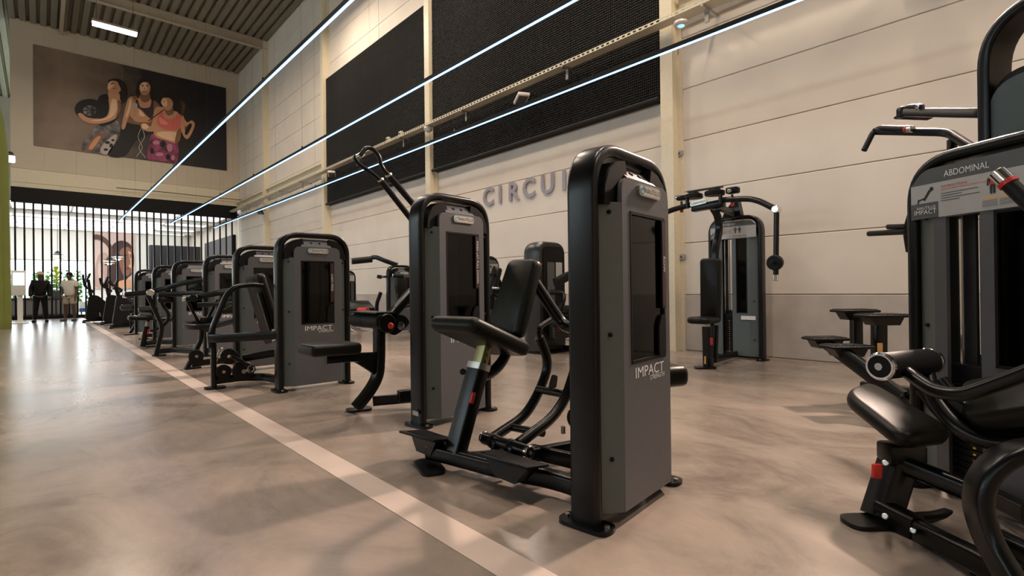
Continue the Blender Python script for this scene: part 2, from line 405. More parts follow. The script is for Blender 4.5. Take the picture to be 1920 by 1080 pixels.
for i in range(17): part(gw, 'pane', box(-14.14, -14.12, -9+i*2.9, -9+(i+1)*2.9-0.06, 5.1, 6.1), M_GLASS, smooth=False)

# ================================================================== WEIGHT TOWERS
def badge(root, o, u, v, w=0.21, h=0.052):
    n = V(u).cross(V(v))
    b = part(root, 'logo_badge', prism(o, u, v, poly2([(-w/2, -h/2), (w/2, -h/2), (w/2, h/2), (-w/2, h/2)], h*0.48, 6), 0, 0.012), M_STEEL, label='oval silver badge with black lettering')
    part(b, 'badge_face', prism(V(o)+n*0.012, u, v, poly2([(-w/2+.007, -h/2+.007), (w/2-.007, -h/2+.007), (w/2-.007, h/2-.007), (-w/2+.007, h/2-.007)], h*0.4, 6), 0, 0.0012), M_BADGE)
    part(b, 'lettering', text_vf('NAUTILUS', 0.034*h/0.052, V(o)+n*0.0135+V(u)*0.022, u, v, sx=0.95*w/0.21), M_TEXT, smooth=False)
    c = V(o)+n*0.0135-V(u)*(w*0.36)
    sp = [c+V(u)*(math.cos(a)*(0.006+0.0022*a)*h/0.052)+V(v)*(math.sin(a)*(0.006+0.0022*a)*h/0.052) for a in [i*0.35 for i in range(22)]]
    part(b, 'swirl_mark', sweep(sp, rrect(0.005, 0.003, 0.001, 1), up=n), M_TEAL)
def tower(root, O, ang, Ht=1.57, W=0.73, face='outer', text='', mat_panel=None, detail=2, legs=True):
    """O: front-left foot corner on the floor; ang: heading of the width axis; depth axis points away from the viewer of the face"""
    mp = mat_panel or M_GREY
    ex = V((math.cos(ang), math.sin(ang), 0)); ey = V((-math.sin(ang), math.cos(ang), 0)); ez = V((0, 0, 1)); O = V(O)
    def L(x, y, z): return O+ex*x+ey*y+ez*z
    dz = Ht-1.57
    t, dp, PR = 0.055, 0.135, (0.050 if face == 'outer' else 0.014)
    sec = rrect(dp, t, 0.022, 4)
    path = [L(t/2, dp/2, 0.015), L(t/2, dp/2, Ht-t/2), L(W-t/2, dp/2, Ht-t/2), L(W-t/2, dp/2, 0.015)]
    part(root, 'upright_frame', sweep(path, sec, r=0.20, up=ex, n=10), M_FRAME, ang=45)
    for sx in (0, 1):
        c = L(t/2 if sx == 0 else W-t/2, dp/2, 0)
        f = part(root, 'foot', prism(c, ex, ey, poly2([(-0.055, -0.12), (0.055, -0.12), (0.055, 0.12), (-0.055, 0.12)], 0.05, 5), 0.0, 0.018), M_FRAME)
        if detail > 1:
            for s in (-1, 1): part(f, 'bolt', cyl(c+ey*(s*0.095)+ez*0.017, c+ey*(s*0.095)+ez*0.027, 0.011, 8), M_STEEL)
    n = -ey                                    # outward
    # panels are prisms in the (ex, ez) plane; ex x ez = -ey = outward
    zt = Ht-0.15
    xa, xb = (0.14, W-0.135) if face == 'outer' else (0.15, W-0.15)
    def rect(x0, x1, z0, z1): return [(x0, z0), (x1, z0), (x1, z1), (x0, z1)]
    yo = -0.012                                # front sheet sits a touch proud of the tube
    org = L(0, 0, 0)
    vf = []
    def slab(poly): vf.append(prism(org, ex, ez, poly, PR-0.02, PR))
    top = [(xa, 1.30+dz), (xb, 1.30+dz), (xb, zt), (xa, zt)]
    if face == 'outer':
        wx0, wx1, wz0, wz1 = 0.205, 0.54, 0.65, 1.28+dz
        slab(rect(xa, wx0, 0.05, wz1)); slab(rect(wx1, xb, 0.05, wz1)); slab(rect(wx0, wx1, 0.05, wz0))
        slab(poly2([(xa, wz1), (xb, wz1), (xb, zt), (xa, zt)], [0, 0, 0.12, 0.12], 8))
        holes = [(wx0, wx1, wz0, wz1)]
    else:
        s0, s1, g0, g1 = 0.205, 0.345, 0.40, 0.545
        zz = 1.26+dz
        slab(rect(xa, s0, 0.05, zz)); slab(rect(s1, g0, 0.05, zz)); slab(rect(g1, xb, 0.05, zz)); slab(rect(g0, g1, 0.05, 0.62))
        slab(poly2([(xa, zz), (xb, zz), (xb, zt), (xa, zt)], [0, 0, 0.12, 0.12], 8))
        holes = [(g0, g1, 0.62, zz)]
    part(root, 'front_panel', merge(*vf), mp, ang=30)
    # far side of the shroud, one window cut through as well
    wx0, wx1, wz0, wz1 = 0.22, 0.52, 0.65, 1.27+dz
    org2 = L(0, dp+0.012, 0)
    bk = [prism(org2, ex, ez, p, -0.006, 0.006) for p in (rect(0.06, wx0, 0.05, wz1), rect(wx1, W-0.06, 0.05, wz1), rect(wx0, wx1, 0.05, wz0), poly2([(0.06, wz1), (W-0.06, wz1), (W-0.06, zt+0.03), (0.06, zt+0.03)], [0, 0, 0.13, 0.13], 6))]
    part(root, 'rear_panel', merge(*bk), M_GREYD, ang=30)
    for (a, b, c, d) in holes:
        wi = part(root, 'window_bezel', merge(*[prism(org, ex, ez, p, PR-0.03, PR+0.003) for p in (rect(a, a+0.012, c, d), rect(b-0.012, b, c, d), rect(a, b, c, c+0.012), rect(a, b, d-0.012, d))]), M_BLACK)
        part(wi, 'pane', prism(org, ex, ez, rect(a+0.01, b-0.01, c+0.01, d-0.01), PR-0.012, PR-0.008), M_SMOKE, smooth=False)
    # bevelled side strips between tube and front sheet
    for s in (0, 1):
        x0, x1 = (t-0.003, xa+0.001) if s == 0 else (xb-0.001, W-t+0.003)
        yo0, yo1 = (0.03, -PR) if s == 0 else (-PR, 0.03)
        vs_ = [L(x0, yo0, 0.05), L(x1, yo1, 0.05), L(x1, yo1, 1.31+dz), L(x0, yo0, 1.31+dz)]
        vs_ += [p+ey*0.012 for p in vs_]
        sp = part(root, 'side_strip', (vs_, [(0, 1, 2, 3), (7, 6, 5, 4), (0, 4, 5, 1), (1, 5, 6, 2), (2, 6, 7, 3), (3, 7, 4, 0)]), M_STRIP if mp == M_GREY else mp, smooth=False)
        if detail:
            xm = (x0+x1)/2; ym = (yo0+yo1)/2
            for z in (1.27+dz, 0.78, 0.27): part(sp, 'bolt', cyl(L(xm, ym+0.002, z), L(xm, ym-0.012, z), 0.0095, 10, 0.003), M_BLACK)
        xc = [(t+0.002, 1.30+dz), (0.155, 1.30+dz), (0.155, zt-0.08), (0.20, zt-0.02), (0.25, zt+0.02), (0.235, zt+0.082), (0.17, zt+0.07), (0.105, zt+0.03), (t+0.012, zt-0.045)]
        if s: xc = [(W-a, b) for a, b in xc][::-1]
        part(root, 'corner_cover', prism(L(0, 0.03, 0), ex, ez, xc, -0.05, 0.026+min(PR, 0.02)), M_BLACK)
    # silver top plate
    p = [L(0.215, -PR+0.006, zt-0.004), L(W-0.215, -PR+0.006, zt-0.004), L(W-0.245, 0.05, zt+0.085), L(0.245, 0.05, zt+0.085)]
    tp = part(root, 'top_plate', (p+[q-ez*0.012+ey*0.006 for q in p], [(0, 1, 2, 3), (7, 6, 5, 4), (0, 4, 5, 1), (1, 5, 6, 2), (2, 6, 7, 3), (3, 7, 4, 0)]), M_SILVER, smooth=False)
    if detail:
        pn = (p[1]-p[0]).cross(p[3]-p[0]).normalized()
        for fx in (0.35, 0.65):
            c = p[0].lerp(p[1], fx).lerp(p[3].lerp(p[2], fx), 0.5); part(tp, 'bolt', cyl(c, c+pn*0.006, 0.012, 10, 0.002), M_BLACK)
    # weight stack on guide rods
    sxm = 0.37 if face == 'outer' else 0.275
    for s in (-1, 1): part(root, 'guide_rod', cyl(L(sxm+s*0.075, dp*0.55, 0.06), L(sxm+s*0.075, dp*0.55, Ht-0.12), 0.011, 10), M_CHROME)
    part(root, 'lift_cable', cyl(L(sxm, dp*0.5, 0.55), L(sxm, dp*0.5, Ht-0.12), 0.005, 8), M_BLACK)
    if detail:
        pl = mesh_of('weight_plate', bevelled(box(-0.12, 0.12, -0.045, 0.045, 0, 0.026), 0.003, 1), M_BLACK, smooth=False)
        nb = mesh_of('number_tag', merge(box(-0.112, -0.096, -0.0465, -0.044, 0.008, 0.018), box(0.0, 0.012, -0.0465, -0.044, 0.009, 0.017)), M_YEL, smooth=False)
        for i in range(15):
            lp = L(sxm, dp*0.55, 0.09+0.029*i)-root.location
            o = inst(pl, 'weight_plate', root, lp); o.rotation_euler.z = ang
            if face != 'outer': inst(nb, 'number_tag', o, (0, 0, 0))
        part(root, 'top_weight', obox(L(sxm, dp*0.55, 0.565), ex, ey, ez, 0.22, 0.09, 0.09, 0.008), M_BLACK)
    of = L(0, -PR-0.0005, 0)
    if face == 'outer':
        badge(root, of+ex*0.375+ez*(1.38+dz), ex, ez)
        lt = part(root, 'lettering', text_vf('IMPACT', 0.066, of+ex*0.375+ez*0.605, ex, ez, sx=1.22), M_WHITE, smooth=False)
        part(lt, 'small_lettering', text_vf('STRENGTH', 0.03, of+ex*0.525+ez*0.57, ex, ez, align='RIGHT'), M_WHITE, smooth=False)
        st = part(root, 'name_strip', prism(of+ex*0.515+ez*(1.065+dz), ex, ez, poly2([(-0.02, -0.205), (0.02, -0.205), (0.02, 0.205), (-0.02, 0.205)], 0.012, 3), 0, 0.008), M_BLACK)
        part(st, 'strip_face', prism(of+ex*0.515+ez*(1.065+dz)+n*0.008, ex, ez, poly2([(-0.014, -0.196), (0.014, -0.196), (0.014, 0.196), (-0.014, 0.196)], 0.008, 3), 0, 0.001), M_DRED)
        if text: part(st, 'lettering', text_vf(text, 0.03, of+ex*0.515+ez*(1.065+dz)+n*0.0095, -ez, ex), M_WHITE, smooth=False)
        part(root, 'pin_holder', prism(of+ex*0.50+ez*0.745, ex, ez, poly2([(-0.035, -0.09), (0.035, -0.09), (0.035, 0.10), (-0.005, 0.10), (-0.035, 0.05)], 0.02, 3), -0.004, 0.006), M_BLACK)
    else:
        # instruction placard
        hd = poly2([(0.048, 1.425+dz), (W-0.06, 1.425+dz), (W-0.12, 1.495+dz), (0.11, 1.495+dz)], [0.0, 0, 0.04, 0.04], 4)
        oo = of
        pc = part(root, 'instruction_placard', prism(oo, ex, ez, rect(0.048, W-0.06, 1.265+dz, 1.425+dz), 0, 0.004), M_PLAC, smooth=False, label='grey instruction placard with printed header')
        part(pc, 'header', prism(oo, ex, ez, hd, 0, 0.0045), M_GREYD)
        part(pc, 'lettering', text_vf(text or ' ', 0.040, oo+ex*0.205+ez*(1.455+dz)+n*0.006, ex, ez, align='LEFT', sx=0.8), M_WHITE, smooth=False) if text else None
        q = oo+n*0.0048
        part(pc, 'red_lines', merge(text_vf('INSTRUCTIONS', 0.016, q+ex*0.19+ez*(1.40+dz), ex, ez, 'LEFT'), text_vf('READ ALL SAFETY WARNINGS PRIOR TO USE', 0.0095, q+ex*0.19+ez*(1.387+dz), ex, ez, 'LEFT')), M_RED, smooth=False)
        part(pc, 'text_lines', merge(*[prism(q, ex, ez, rect(0.19, 0.19+w, 1.368+dz-0.011*i, 1.3705+dz-0.011*i), 0, 0.0005) for i, w in enumerate((0.155, 0.09, 0.16, 0.08))]), M_TEXT, smooth=False)
        fig = []
        fx, fz = 0.095, 1.355+dz
        def seg(a, b, r): fig.append(prism(q, ex, ez, [(a[0]-r, a[1]), (a[0], a[1]-r), (b[0]+r, b[1]), (b[0], b[1]+r)], 0, 0.0006))
        seg((fx-0.015, fz-0.03), (fx-0.01, fz+0.0), 0.005); seg((fx-0.01, fz), (fx+0.02, fz+0.003), 0.006); seg((fx+0.02, fz), (fx+0.04, fz+0.035), 0.008); seg((fx+0.035, fz+0.03), (fx+0.055, fz+0.04), 0.005)
        fig.append(prism(q, ex, ez, [(fx+0.052+0.009*math.cos(a), fz+0.045+0.009*math.sin(a)) for a in [i*PI/5 for i in range(10)]], 0, 0.0006))
        for mx in (0.40, 0.455):
            fig.append(prism(q, ex, ez, [(mx+0.007*math.cos(a), 1.408+dz+0.008*math.sin(a)) for a in [i*PI/5 for i in range(10)]], 0, 0.0006))
            fig.append(prism(q, ex, ez, [(mx-0.008, 1.362+dz), (mx+0.008, 1.362+dz), (mx+0.018, 1.398+dz), (mx-0.018, 1.398+dz)], 0, 0.0006))
            for s in (-1, 1):
                fig.append(prism(q, ex, ez, [(mx+s*0.006-0.004, 1.332+dz), (mx+s*0.006+0.004, 1.332+dz), (mx+s*0.006+0.005, 1.364+dz), (mx+s*0.006-0.005, 1.364+dz)], 0, 0.0006))
                fig.append(prism(q, ex, ez, [(mx+s*0.019-0.003, 1.368+dz), (mx+s*0.019+0.003, 1.368+dz), (mx+s*0.017+0.003, 1.398+dz), (mx+s*0.017-0.003, 1.398+dz)], 0, 0.0006))
        part(pc, 'diagram_figures', merge(*fig), M_TEXT, smooth=False, kind='stuff')
        part(pc, 'red_muscle_mark', prism(q+n*0.0008, ex, ez, rect(0.391, 0.409, 1.37+dz, 1.386+dz), 0, 0.0005), M_RED, smooth=False)
        wl = part(pc, 'warning_label', prism(q, ex, ez, rect(0.355, 0.56, 1.278+dz, 1.325+dz), 0, 0.0006), M_LGREY, smooth=False)
        part(wl, 'orange_bars', merge(*[prism(q, ex, ez, rect(0.36+0.066*i, 0.42+0.066*i, 1.312+dz, 1.321+dz), 0, 0.0012) for i in range(3)]), M_ORG, smooth=False)
        part(wl, 'text_lines', merge(*[prism(q, ex, ez, rect(0.36+0.066*i, 0.418+0.066*i, 1.282+dz+0.007*k, 1.2845+dz+0.007*k), 0, 0.0012) for i in range(3) for k in range(4)]), M_GREYD, smooth=False)
        np_ = part(root, 'name_plate', prism(oo, ex, ez, rect(0.05, 0.175, 1.265+dz, 1.338+dz), 0, 0.006), M_GREYD, smooth=False)
        part(np_, 'lettering', merge(text_vf('NAUTILUS', 0.019, oo+n*0.007+ex*0.123+ez*(1.315+dz), ex, ez), text_vf('IMPACT', 0.030, oo+n*0.007+ex*0.118+ez*(1.295+dz), ex, ez)), M_WHITE, smooth=False)
    return L
def plate_foot(root, c, u, lx, ly, name='foot'):
    u = V(u).normalized(); v = V((0, 0, 1)).cross(u)
    f = part(root, name, prism(V((c[0], c[1], 0)), u, v, poly2([(-lx/2, -ly/2), (lx/2, -ly/2), (lx/2, ly/2), (-lx/2, ly/2)], min(lx, ly)*0.4, 5), 0, 0.018), M_FRAME)
    return f
def tube(root, name, pts, sect, r=0.06, m=None, up=(0, 0, 1)):
    return part(root, name, sweep(pts, sect, r=r, up=up), m or M_FRAME, ang=45)
def roller(root, a, b, r, caps=(0, 1), name='roller_pad', m=None):
    a, b = V(a), V(b); t = (b-a).normalized()
    o = part(root, name, cyl(a, b, r, 24, r*0.12), m or M_RUBBER)
    for k in caps:
        p, s = (a, -t) if k == 0 else (b, t)
        c = part(o, 'end_cap', cyl(p-s*0.012, p+s*0.012, r*1.04, 24, 0.006), M_CHROME)
        part(o, 'cap_face', cyl(p+s*0.010, p+s*0.0135, r*0.82, 24, 0.001), M_BLACK)
        part(o, 'cap_bolt', cyl(p+s*0.0125, p+s*0.018, r*0.28, 8), M_STEEL)
    return o
def pulley(root, c, r, axis=(0, 1, 0), w=0.03):
    c, t = V(c), V(axis).normalized()
    o = part(root, 'pulley', lathe_frame(c-t*w/2, t, t.cross(V((0, 0, 1))).normalized(), V((0, 0, 1)), [(0, r*0.94), (w*0.15, r), (w*0.4, r*0.86), (w*0.6, r*0.86), (w*0.85, r), (w, r*0.94)], 24), M_BLACK)
    part(o, 'hub', cyl(c-t*(w*0.62), c+t*(w*0.62), r*0.22, 12), M_STEEL)
    return o
RT = rrect(0.05, 0.08, 0.016, 3); SQ = rrect(0.06, 0.06, 0.015, 3)
GROUP = 'weight machines lined up along the white floor line'

# ================================================================== MACHINES OF THE LEFT ROW
# --- row machine (nearest)
A7 = math.radians(7)
t1 = thing('row_machine', 'grey and black row machine nearest the camera, tall tower marked ROW and low slanted seat', 'weight machine', (1.98, 1.6, 0), GROUP)
tower(t1, (1.625, 1.30, 0), A7, 1.585, 0.72, 'outer', 'ROW')
YM = 2.25
plate_foot(t1, (1.56, 2.40), (0.35, 1, 0), 0.26, 0.13)
tube(t1, 'base_tube', [(1.60, 2.46, 0.075), (1.64, 2.25, 0.075), (1.70, 1.92, 0.075), (1.78, 1.70, 0.075), (1.80, 1.42, 0.075)], rrect(0.07, 0.085, 0.02, 3), 0.15)
for (cx, cy, ly) in ((1.60, 2.48, 0.30), (1.66, 1.86, 0.36)):
    q = part(t1, 'foot_plate', obox((cx, cy, 0.155), (1, 0.12, -0.18), (-0.12, 1, 0), (0.18, 0, 1), 0.17, ly, 0.014, 0.005), M_BLACK)
    part(q, 'tread', merge(*[obox((cx+0.001, cy-ly/2+0.03+k*0.022, 0.1625), (1, 0.12, -0.18), (-0.12, 1, 0), (0.18, 0, 1), 0.145, 0.009, 0.005) for k in range(int((ly-0.05)/0.022))]), M_RUBBER)
    part(q, 'bracket', prism(V((cx+0.02, cy, 0)), V((0, 1, 0)), V((0, 0, 1)), [(-0.07, 0.06), (0.07, 0.06), (ly*0.42, 0.148), (-ly*0.42, 0.148)], -0.05, 0.05), M_FRAME)
tube(t1, 'seat_post', [V((1.645, 2.28, 0.09)), V((1.815, 2.28, 0.545))], rrect(0.08, 0.11, 0.01, 2), 0, up=(0, 1, 0))
sl = part(t1, 'seat_slider', sweep([V((1.815, 2.28, 0.53)), V((1.872, 2.28, 0.69))], rrect(0.055, 0.078, 0.008, 2), up=(0, 1, 0)), M_BRASS, label='bare metal slider with hole marks')
for k in range(3):
    c = V((1.815, 2.28, 0.53)).lerp(V((1.872, 2.28, 0.69)), 0.25+0.22*k)
    part(sl, 'position_mark', obox(c+V((-0.0, -0.0395, 0)), (1, 0, 0), (0, 0, 1), (0, -1, 0), 0.008, 0.014, 0.003), M_TEXT)
part(t1, 'post_collar', sweep([V((1.808, 2.28, 0.525)), V((1.82, 2.28, 0.558))], rrect(0.088, 0.118, 0.012, 2), up=(0, 1, 0)), M_STEEL)
part(t1, 'adjuster_knob', cyl(P(868, 697, Y=2.22), P(868, 697, Y=2.205), 0.017, 16, 0.004), M_BLACK)
part(t1, 'release_lever', obox(P(886, 746, Y=2.2), (0.36, 0, 1), (0, 1, 0), (1, 0, -0.36), 0.06, 0.018, 0.022, 0.005), M_RED, label='red lever')
part(t1, 'seat', quadpad([P(806, 590, Y=2.42), P(893, 589, Y=2.10), P(1000, 646, Y=2.10), P(925, 640, Y=2.42)], 0.085, 0.045, 0.024), M_VINYL, ang=60)
part(t1, 'seat_plate', obox(P(905, 640, Y=2.26)+V((0, 0, 0.0)), P(985, 640, Y=2.1)-P(893, 592, Y=2.1), (0, 1, 0), (0.4, 0, 1), 0.30, 0.2, 0.012, 0.003), M_FRAME)
part(t1, 'chest_pad', quadpad([P(908, 606, Y=2.42), P(972, 634, Y=2.12), P(1003, 480, Y=2.14), P(955, 487, Y=2.40)], 0.075, 0.05, 0.02), M_VINYL, ang=60)
tube(t1, 'pad_support', PS([(968, 600), (958, 645), (940, 682), (918, 702), (889, 709)], Y=2.27), circ(0.027, 12, 0.033), 0.12)
tube(t1, 'top_arm', [P(1003, 530, Y=2.2), P(1058, 613, Y=2.1), P(1085, 616, Y=1.9), (2.02, 1.46, 0.78)], circ(0.034, 14), 0.08)
tube(t1, 'swing_arm', PS([(1011, 632), (1031, 682), (1010, 737), (985, 780), (922, 822)], Y=2.30), circ(0.030, 14), 0.10)
tube(t1, 'swing_arm', [V((2.08, 1.46, 1.02)), V((2.06, 1.72, 1.0))]+PS([(1088, 660), (1062, 745), (1035, 785), (972, 832)], Y=2.02), circ(0.030, 14), 0.10)
tube(t1, 'handle_pipe', PS([(1012, 638), (1009, 615), (1030, 601), (1048, 590)], Y=2.30), circ(0.016, 12), 0.05)
tube(t1, 'cross_tube', [P(1008, 730, Y=2.30), P(1066, 741, Y=2.02)], circ(0.024, 12), 0)
tube(t1, 'cross_tube', [P(957, 801, Y=2.30), P(1018, 812, Y=2.02)], circ(0.022, 12), 0)
for y in (2.14, 2.19): part(t1, 'pulley_bracket', prism(P(1035, 722, Y=y), V((1, 0, 0)), V((0, 0, 1)), poly2([(-0.04, -0.02), (0.03, -0.02), (0.045, 0.05), (0.0, 0.065)], 0.015), 0, 0.008), M_FRAME)
roller(t1, (1.80, 2.22, 0.155), (1.80, 1.87, 0.155), 0.034, (0, 1), 'pivot_roller', M_FRAME)
for y in (2.14, 2.0): part(t1, 'pivot_collar', cyl((1.80, y+0.012, 0.155), (1.80, y-0.012, 0.155), 0.041, 20, 0.004), M_BLACK)
for y in (2.10, 1.97): part(t1, 'pivot_lug', prism(V((1.80, y, 0.0)), V((1, 0, 0)), V((0, 0, 1)), poly2([(-0.05, 0.10), (0.05, 0.10), (0.045, 0.175), (-0.035, 0.175)], 0.02), -0.012, 0.012), M_FRAME)
tube(t1, 'floor_tube', [(1.72, 2.05, 0.075), (1.98, 2.0, 0.075), (2.25, 1.93, 0.075)], RT, 0.05)
tube(t1, 'floor_tube', [(2.0, 2.05, 0.075), (2.05, 1.75, 0.075), (2.12, 1.45, 0.075)], RT, 0.05)
pulley(t1, P(1056, 806, Y=1.85), 0.055, (0, 0, 1))
ph = P(1075, 786, Y=1.8)
part(t1, 'pivot_housing', cyl(ph, ph+V((0.16, 0, 0)), 0.055, 18, 0.01), M_BLACK)
tube(t1, 'pivot_stand', [ph+V((0.08, 0, 0)), V((ph.x+0.08, 1.78, 0.05))], RT, 0)
part(t1, 'knee_pad', obox((2.665, 1.63, 0.465), (0.9, -0.4, 0), (0.4, 0.9, 0), (0, 0, 1), 0.22, 0.2, 0.12, 0.04, 3), M_VINYL)
tube(t1, 'knee_pad_arm', [(2.64, 1.63, 0.43), (2.5, 1.66, 0.36), (2.2, 1.55, 0.36)], circ(0.025), 0.05)

# --- fixed lat pull down
t2 = thing('lat_pulldown_machine', 'second weight machine from the front, FIXED LAT PULL DOWN tower with two overhead arms', 'weight machine', (2.35, 3.5, 0), GROUP)
tower(t2, (1.975, 3.13, 0), A7, 1.69, 0.73, 'outer', 'FIXED LAT PULL DOWN')
part(t2, 'serial_plate', obox(P(779, 775, Y=3.16), (0, 1, 0), (0, 0, 1), (1, 0, 0), 0.07, 0.03, 0.004), M_STEEL)
Y2 = 3.88
plate_foot(t2, (1.91, 3.97), (1, -0.25, 0), 0.20, 0.13)
tube(t2, 'seat_column', PS([(668, 764), (692, 735), (709, 705), (711, 670), (711, 612)], Y=Y2), rrect(0.075, 0.10, 0.018, 3), 0.2, up=(0, 1, 0))
tube(t2, 'seat_arm', PS([(712, 668), (655, 670), (610, 674)], Y=Y2), rrect(0.06, 0.07, 0.01, 2), 0)
part(t2, 'gusset', prism(P(700, 680, Y=Y2), V((1, 0, 0)), V((0, 0, 1)), [(0.03, 0.02), (-0.16, 0.02), (-0.10, -0.02), (-0.03, -0.07), (0.03, -0.13)], -0.02, 0.02), M_FRAME)
part(t2, 'seat', obox((1.635, 3.88, 0.535), (1, 0, -0.02), (0, 1, 0), (0.02, 0, 1), 0.39, 0.31, 0.088, 0.03, 4), M_VINYL, ang=60)
roller(t2, (2.0, 3.72, 0.73), (2.0, 4.22, 0.73), 0.062, (), 'thigh_roller')
part(t2, 'roller_band', cyl((2.0, 3.99, 0.73), (2.0, 4.03, 0.73), 0.0635, 24), M_BLACK)
part(t2, 'roller_plate', obox((2.02, 3.95, 0.797), (1, 0, 0), (0, 1, 0), (0, 0, 1), 0.16, 0.46, 0.012, 0.004), M_FRAME)
part(t2, 'roller_end_disc', cyl((2.03, 3.72, 0.715), (2.03, 3.70, 0.715), 0.075, 24, 0.005), M_FRAME)
hb = part(t2, 'pivot_plate', prism(P(740, 606, Y=3.76), V((1, 0, 0)), V((0, 0, 1)), poly2([(-0.10, -0.06), (-0.02, -0.10), (0.06, -0.06), (0.13, 0.0), (0.08, 0.06), (-0.06, 0.08)], 0.03), -0.03, 0.03), M_FRAME)
part(hb, 'red_knob', cyl(P(732, 611, Y=3.74), P(732, 611, Y=3.69), 0.026, 16, 0.006), M_RED)
part(hb, 'chrome_ring', lathe_frame(P(751, 611, Y=3.72), V((0, -1, 0)), V((1, 0, 0)), V((0, 0, 1)), [(0, 0.036), (0.012, 0.034), (0.012, 0.027), (0.004, 0.026)], 20), M_CHROME)
tube(t2, 'diagonal_beam', PS([(722, 604), (775, 545)], Y=3.78), rrect(0.06, 0.10, 0.01, 2), 0, up=(0, 1, 0))
part(t2, 'warning_sticker', obox(P(735, 585, Y=3.745), P(745, 572, Y=3.745)-P(735, 585, Y=3.745), (0, 0.3, 1), (0, -1, 0), 0.07, 0.02, 0.002), M_LGREY)
tube(t2, 'handle_pipe', PS([(735, 590), (750, 578), (775, 572)], Y=3.78), circ(0.012, 10), 0.04)
tube(t2, 'floor_tube', [P(700, 752, Y=3.92), (2.3, 3.7, 0.09), (2.42, 3.35, 0.09)], RT, 0.06)
part(t2, 'tube_sleeve', obox(P(760, 742, Y=3.72), (1, -0.2, 0), (0.2, 1, 0), (0, 0, 1), 0.12, 0.075, 0.095, 0.008), M_FRAME)
for ya, grip, thin in ((3.95, [(800, 448), (714, 338)], [(716, 341), (701, 327), (672, 307), (664, 294), (674, 291)]),
                       (3.72, [(810, 424), (729, 329)], [(731, 331), (715, 314), (711, 292), (698, 278), (686, 277), (676, 291)])):
    g = part(t2, 'overhead_grip', sweep(PS(grip, Y=ya), circ(0.026, 14)), M_RUBBER)
    part(g, 'grip_ring', cyl(P(grip[1][0]+1, grip[1][1]+1, Y=ya), P(grip[1][0]-1, grip[1][1]-2, Y=ya), 0.029, 14), M_STEEL)
    tube(t2, 'overhead_arm', PS(thin, Y=ya), circ(0.0165, 12), 0.05)
part(t2, 'arm_joint', cyl(P(671, 293, Y=3.9), P(680, 289, Y=3.78), 0.022, 14, 0.005), M_CHROME)
tube(t2, 'overhead_beam', [P(800, 448, Y=3.95), P(808, 430, Y=3.72), (2.52, 3.75, 1.25), (2.5, 3.35, 1.2)], circ(0.03), 0.05)

# --- chest press
t3 = thing('chest_press_machine', 'third weight machine from the front, CHEST PRESS tower with leaning back pad', 'weight machine', (2.05, 5.6, 0), GROUP)
tower(t3, (1.69, 5.22, 0), 0, 1.57, 0.74, 'outer', 'CHEST PRESS')
Y3 = 5.92
plate_foot(t3, (1.30, 5.93), (1, 0, 0), 0.19, 0.14)
tube(t3, 'front_leg', PS([(401, 728), (400, 640), (397, 618), (425, 552), (442, 537), (475, 534), (492, 536)], Y=Y3), rrect(0.05, 0.075, 0.02, 3), 0.12, up=(0, 1, 0))
part(t3, 'leg_sleeve', sweep(PS([(397, 652), (395, 622)], Y=Y3), rrect(0.066, 0.09, 0.012, 2), up=(0, 1, 0)), M_FRAME)
tube(t3, 'side_rail', [P(393, 634, Y=5.9), P(408, 635, Y=5.80), V((1.55, 5.55, 0.535)), V((1.72, 5.36, 0.545))], rrect(0.045, 0.085, 0.012, 2), 0.08)
for z in (0.50, 0.60): part(t3, 'rail_bolt', cyl((1.735, 5.30, z), (1.66, 5.30, z), 0.013, 10, 0.003), M_STEEL)
part(t3, 'back_pad', quadpad([P(495, 648, Y=6.24), P(521, 640, Y=5.96), P(483, 514, Y=5.96), P(456, 520, Y=6.24)], 0.09, 0.05, 0.02), M_VINYL, ang=60)
part(t3, 'pad_bracket', obox(P(497, 590, Y=6.0), P(483, 514, Y=5.96)-P(521, 640, Y=5.96), (0, 1, 0), (1, 0, 0.3), 0.5, 0.08, 0.03, 0.006), M_FRAME)
tube(t3, 'floor_tube', PS([(405, 713), (452, 707)], Y=5.92)+[V((1.72, 5.75, 0.09)), V((1.78, 5.36, 0.09))], RT, 0.05)
pulley(t3, P(419, 697, Y=5.85), 0.072, (0, 1, 0)); pulley(t3, P(430, 668, Y=5.85), 0.08, (0.3, 1, 0))
part(t3, 'cam_arm', sweep(PS([(432, 668), (452, 678), (468, 692)], Y=5.82), rrect(0.04, 0.13, 0.015, 2), up=(0, 1, 0)), M_FRAME)
pulley(t3, P(456, 696, Y=5.8), 0.10, (0, 1, 0), 0.05)
part(t3, 'chrome_ring', lathe_frame(P(470, 692, Y=5.76), V((0, -1, 0)), V((1, 0, 0)), V((0, 0, 1)), [(0, 0.045), (0.02, 0.042), (0.02, 0.03), (0.004, 0.028)], 20), M_CHROME)
tube(t3, 'cable_loop', PS([(405, 680), (412, 655), (418, 652), (416, 660)], Y=5.95), circ(0.008, 8), 0.05, M_STEEL)
tube(t3, 'floor_tube', [P(455, 672, Y=6.1), (1.9, 6.0, 0.3), (2.2, 5.8, 0.25)], RT, 0.05)
part(t3, 'seat', obox((2.12, 6.1, 0.5), (1, 0, 0), (0, 1, 0), (0, 0, 1), 0.4, 0.34, 0.07, 0.026, 3), M_VINYL)
tube(t3, 'seat_post', [(2.1, 6.1, 0.48), (2.0, 6.1, 0.02)], SQ, 0); plate_foot(t3, (2.0, 6.1), (1, 0, 0), 0.16, 0.12)

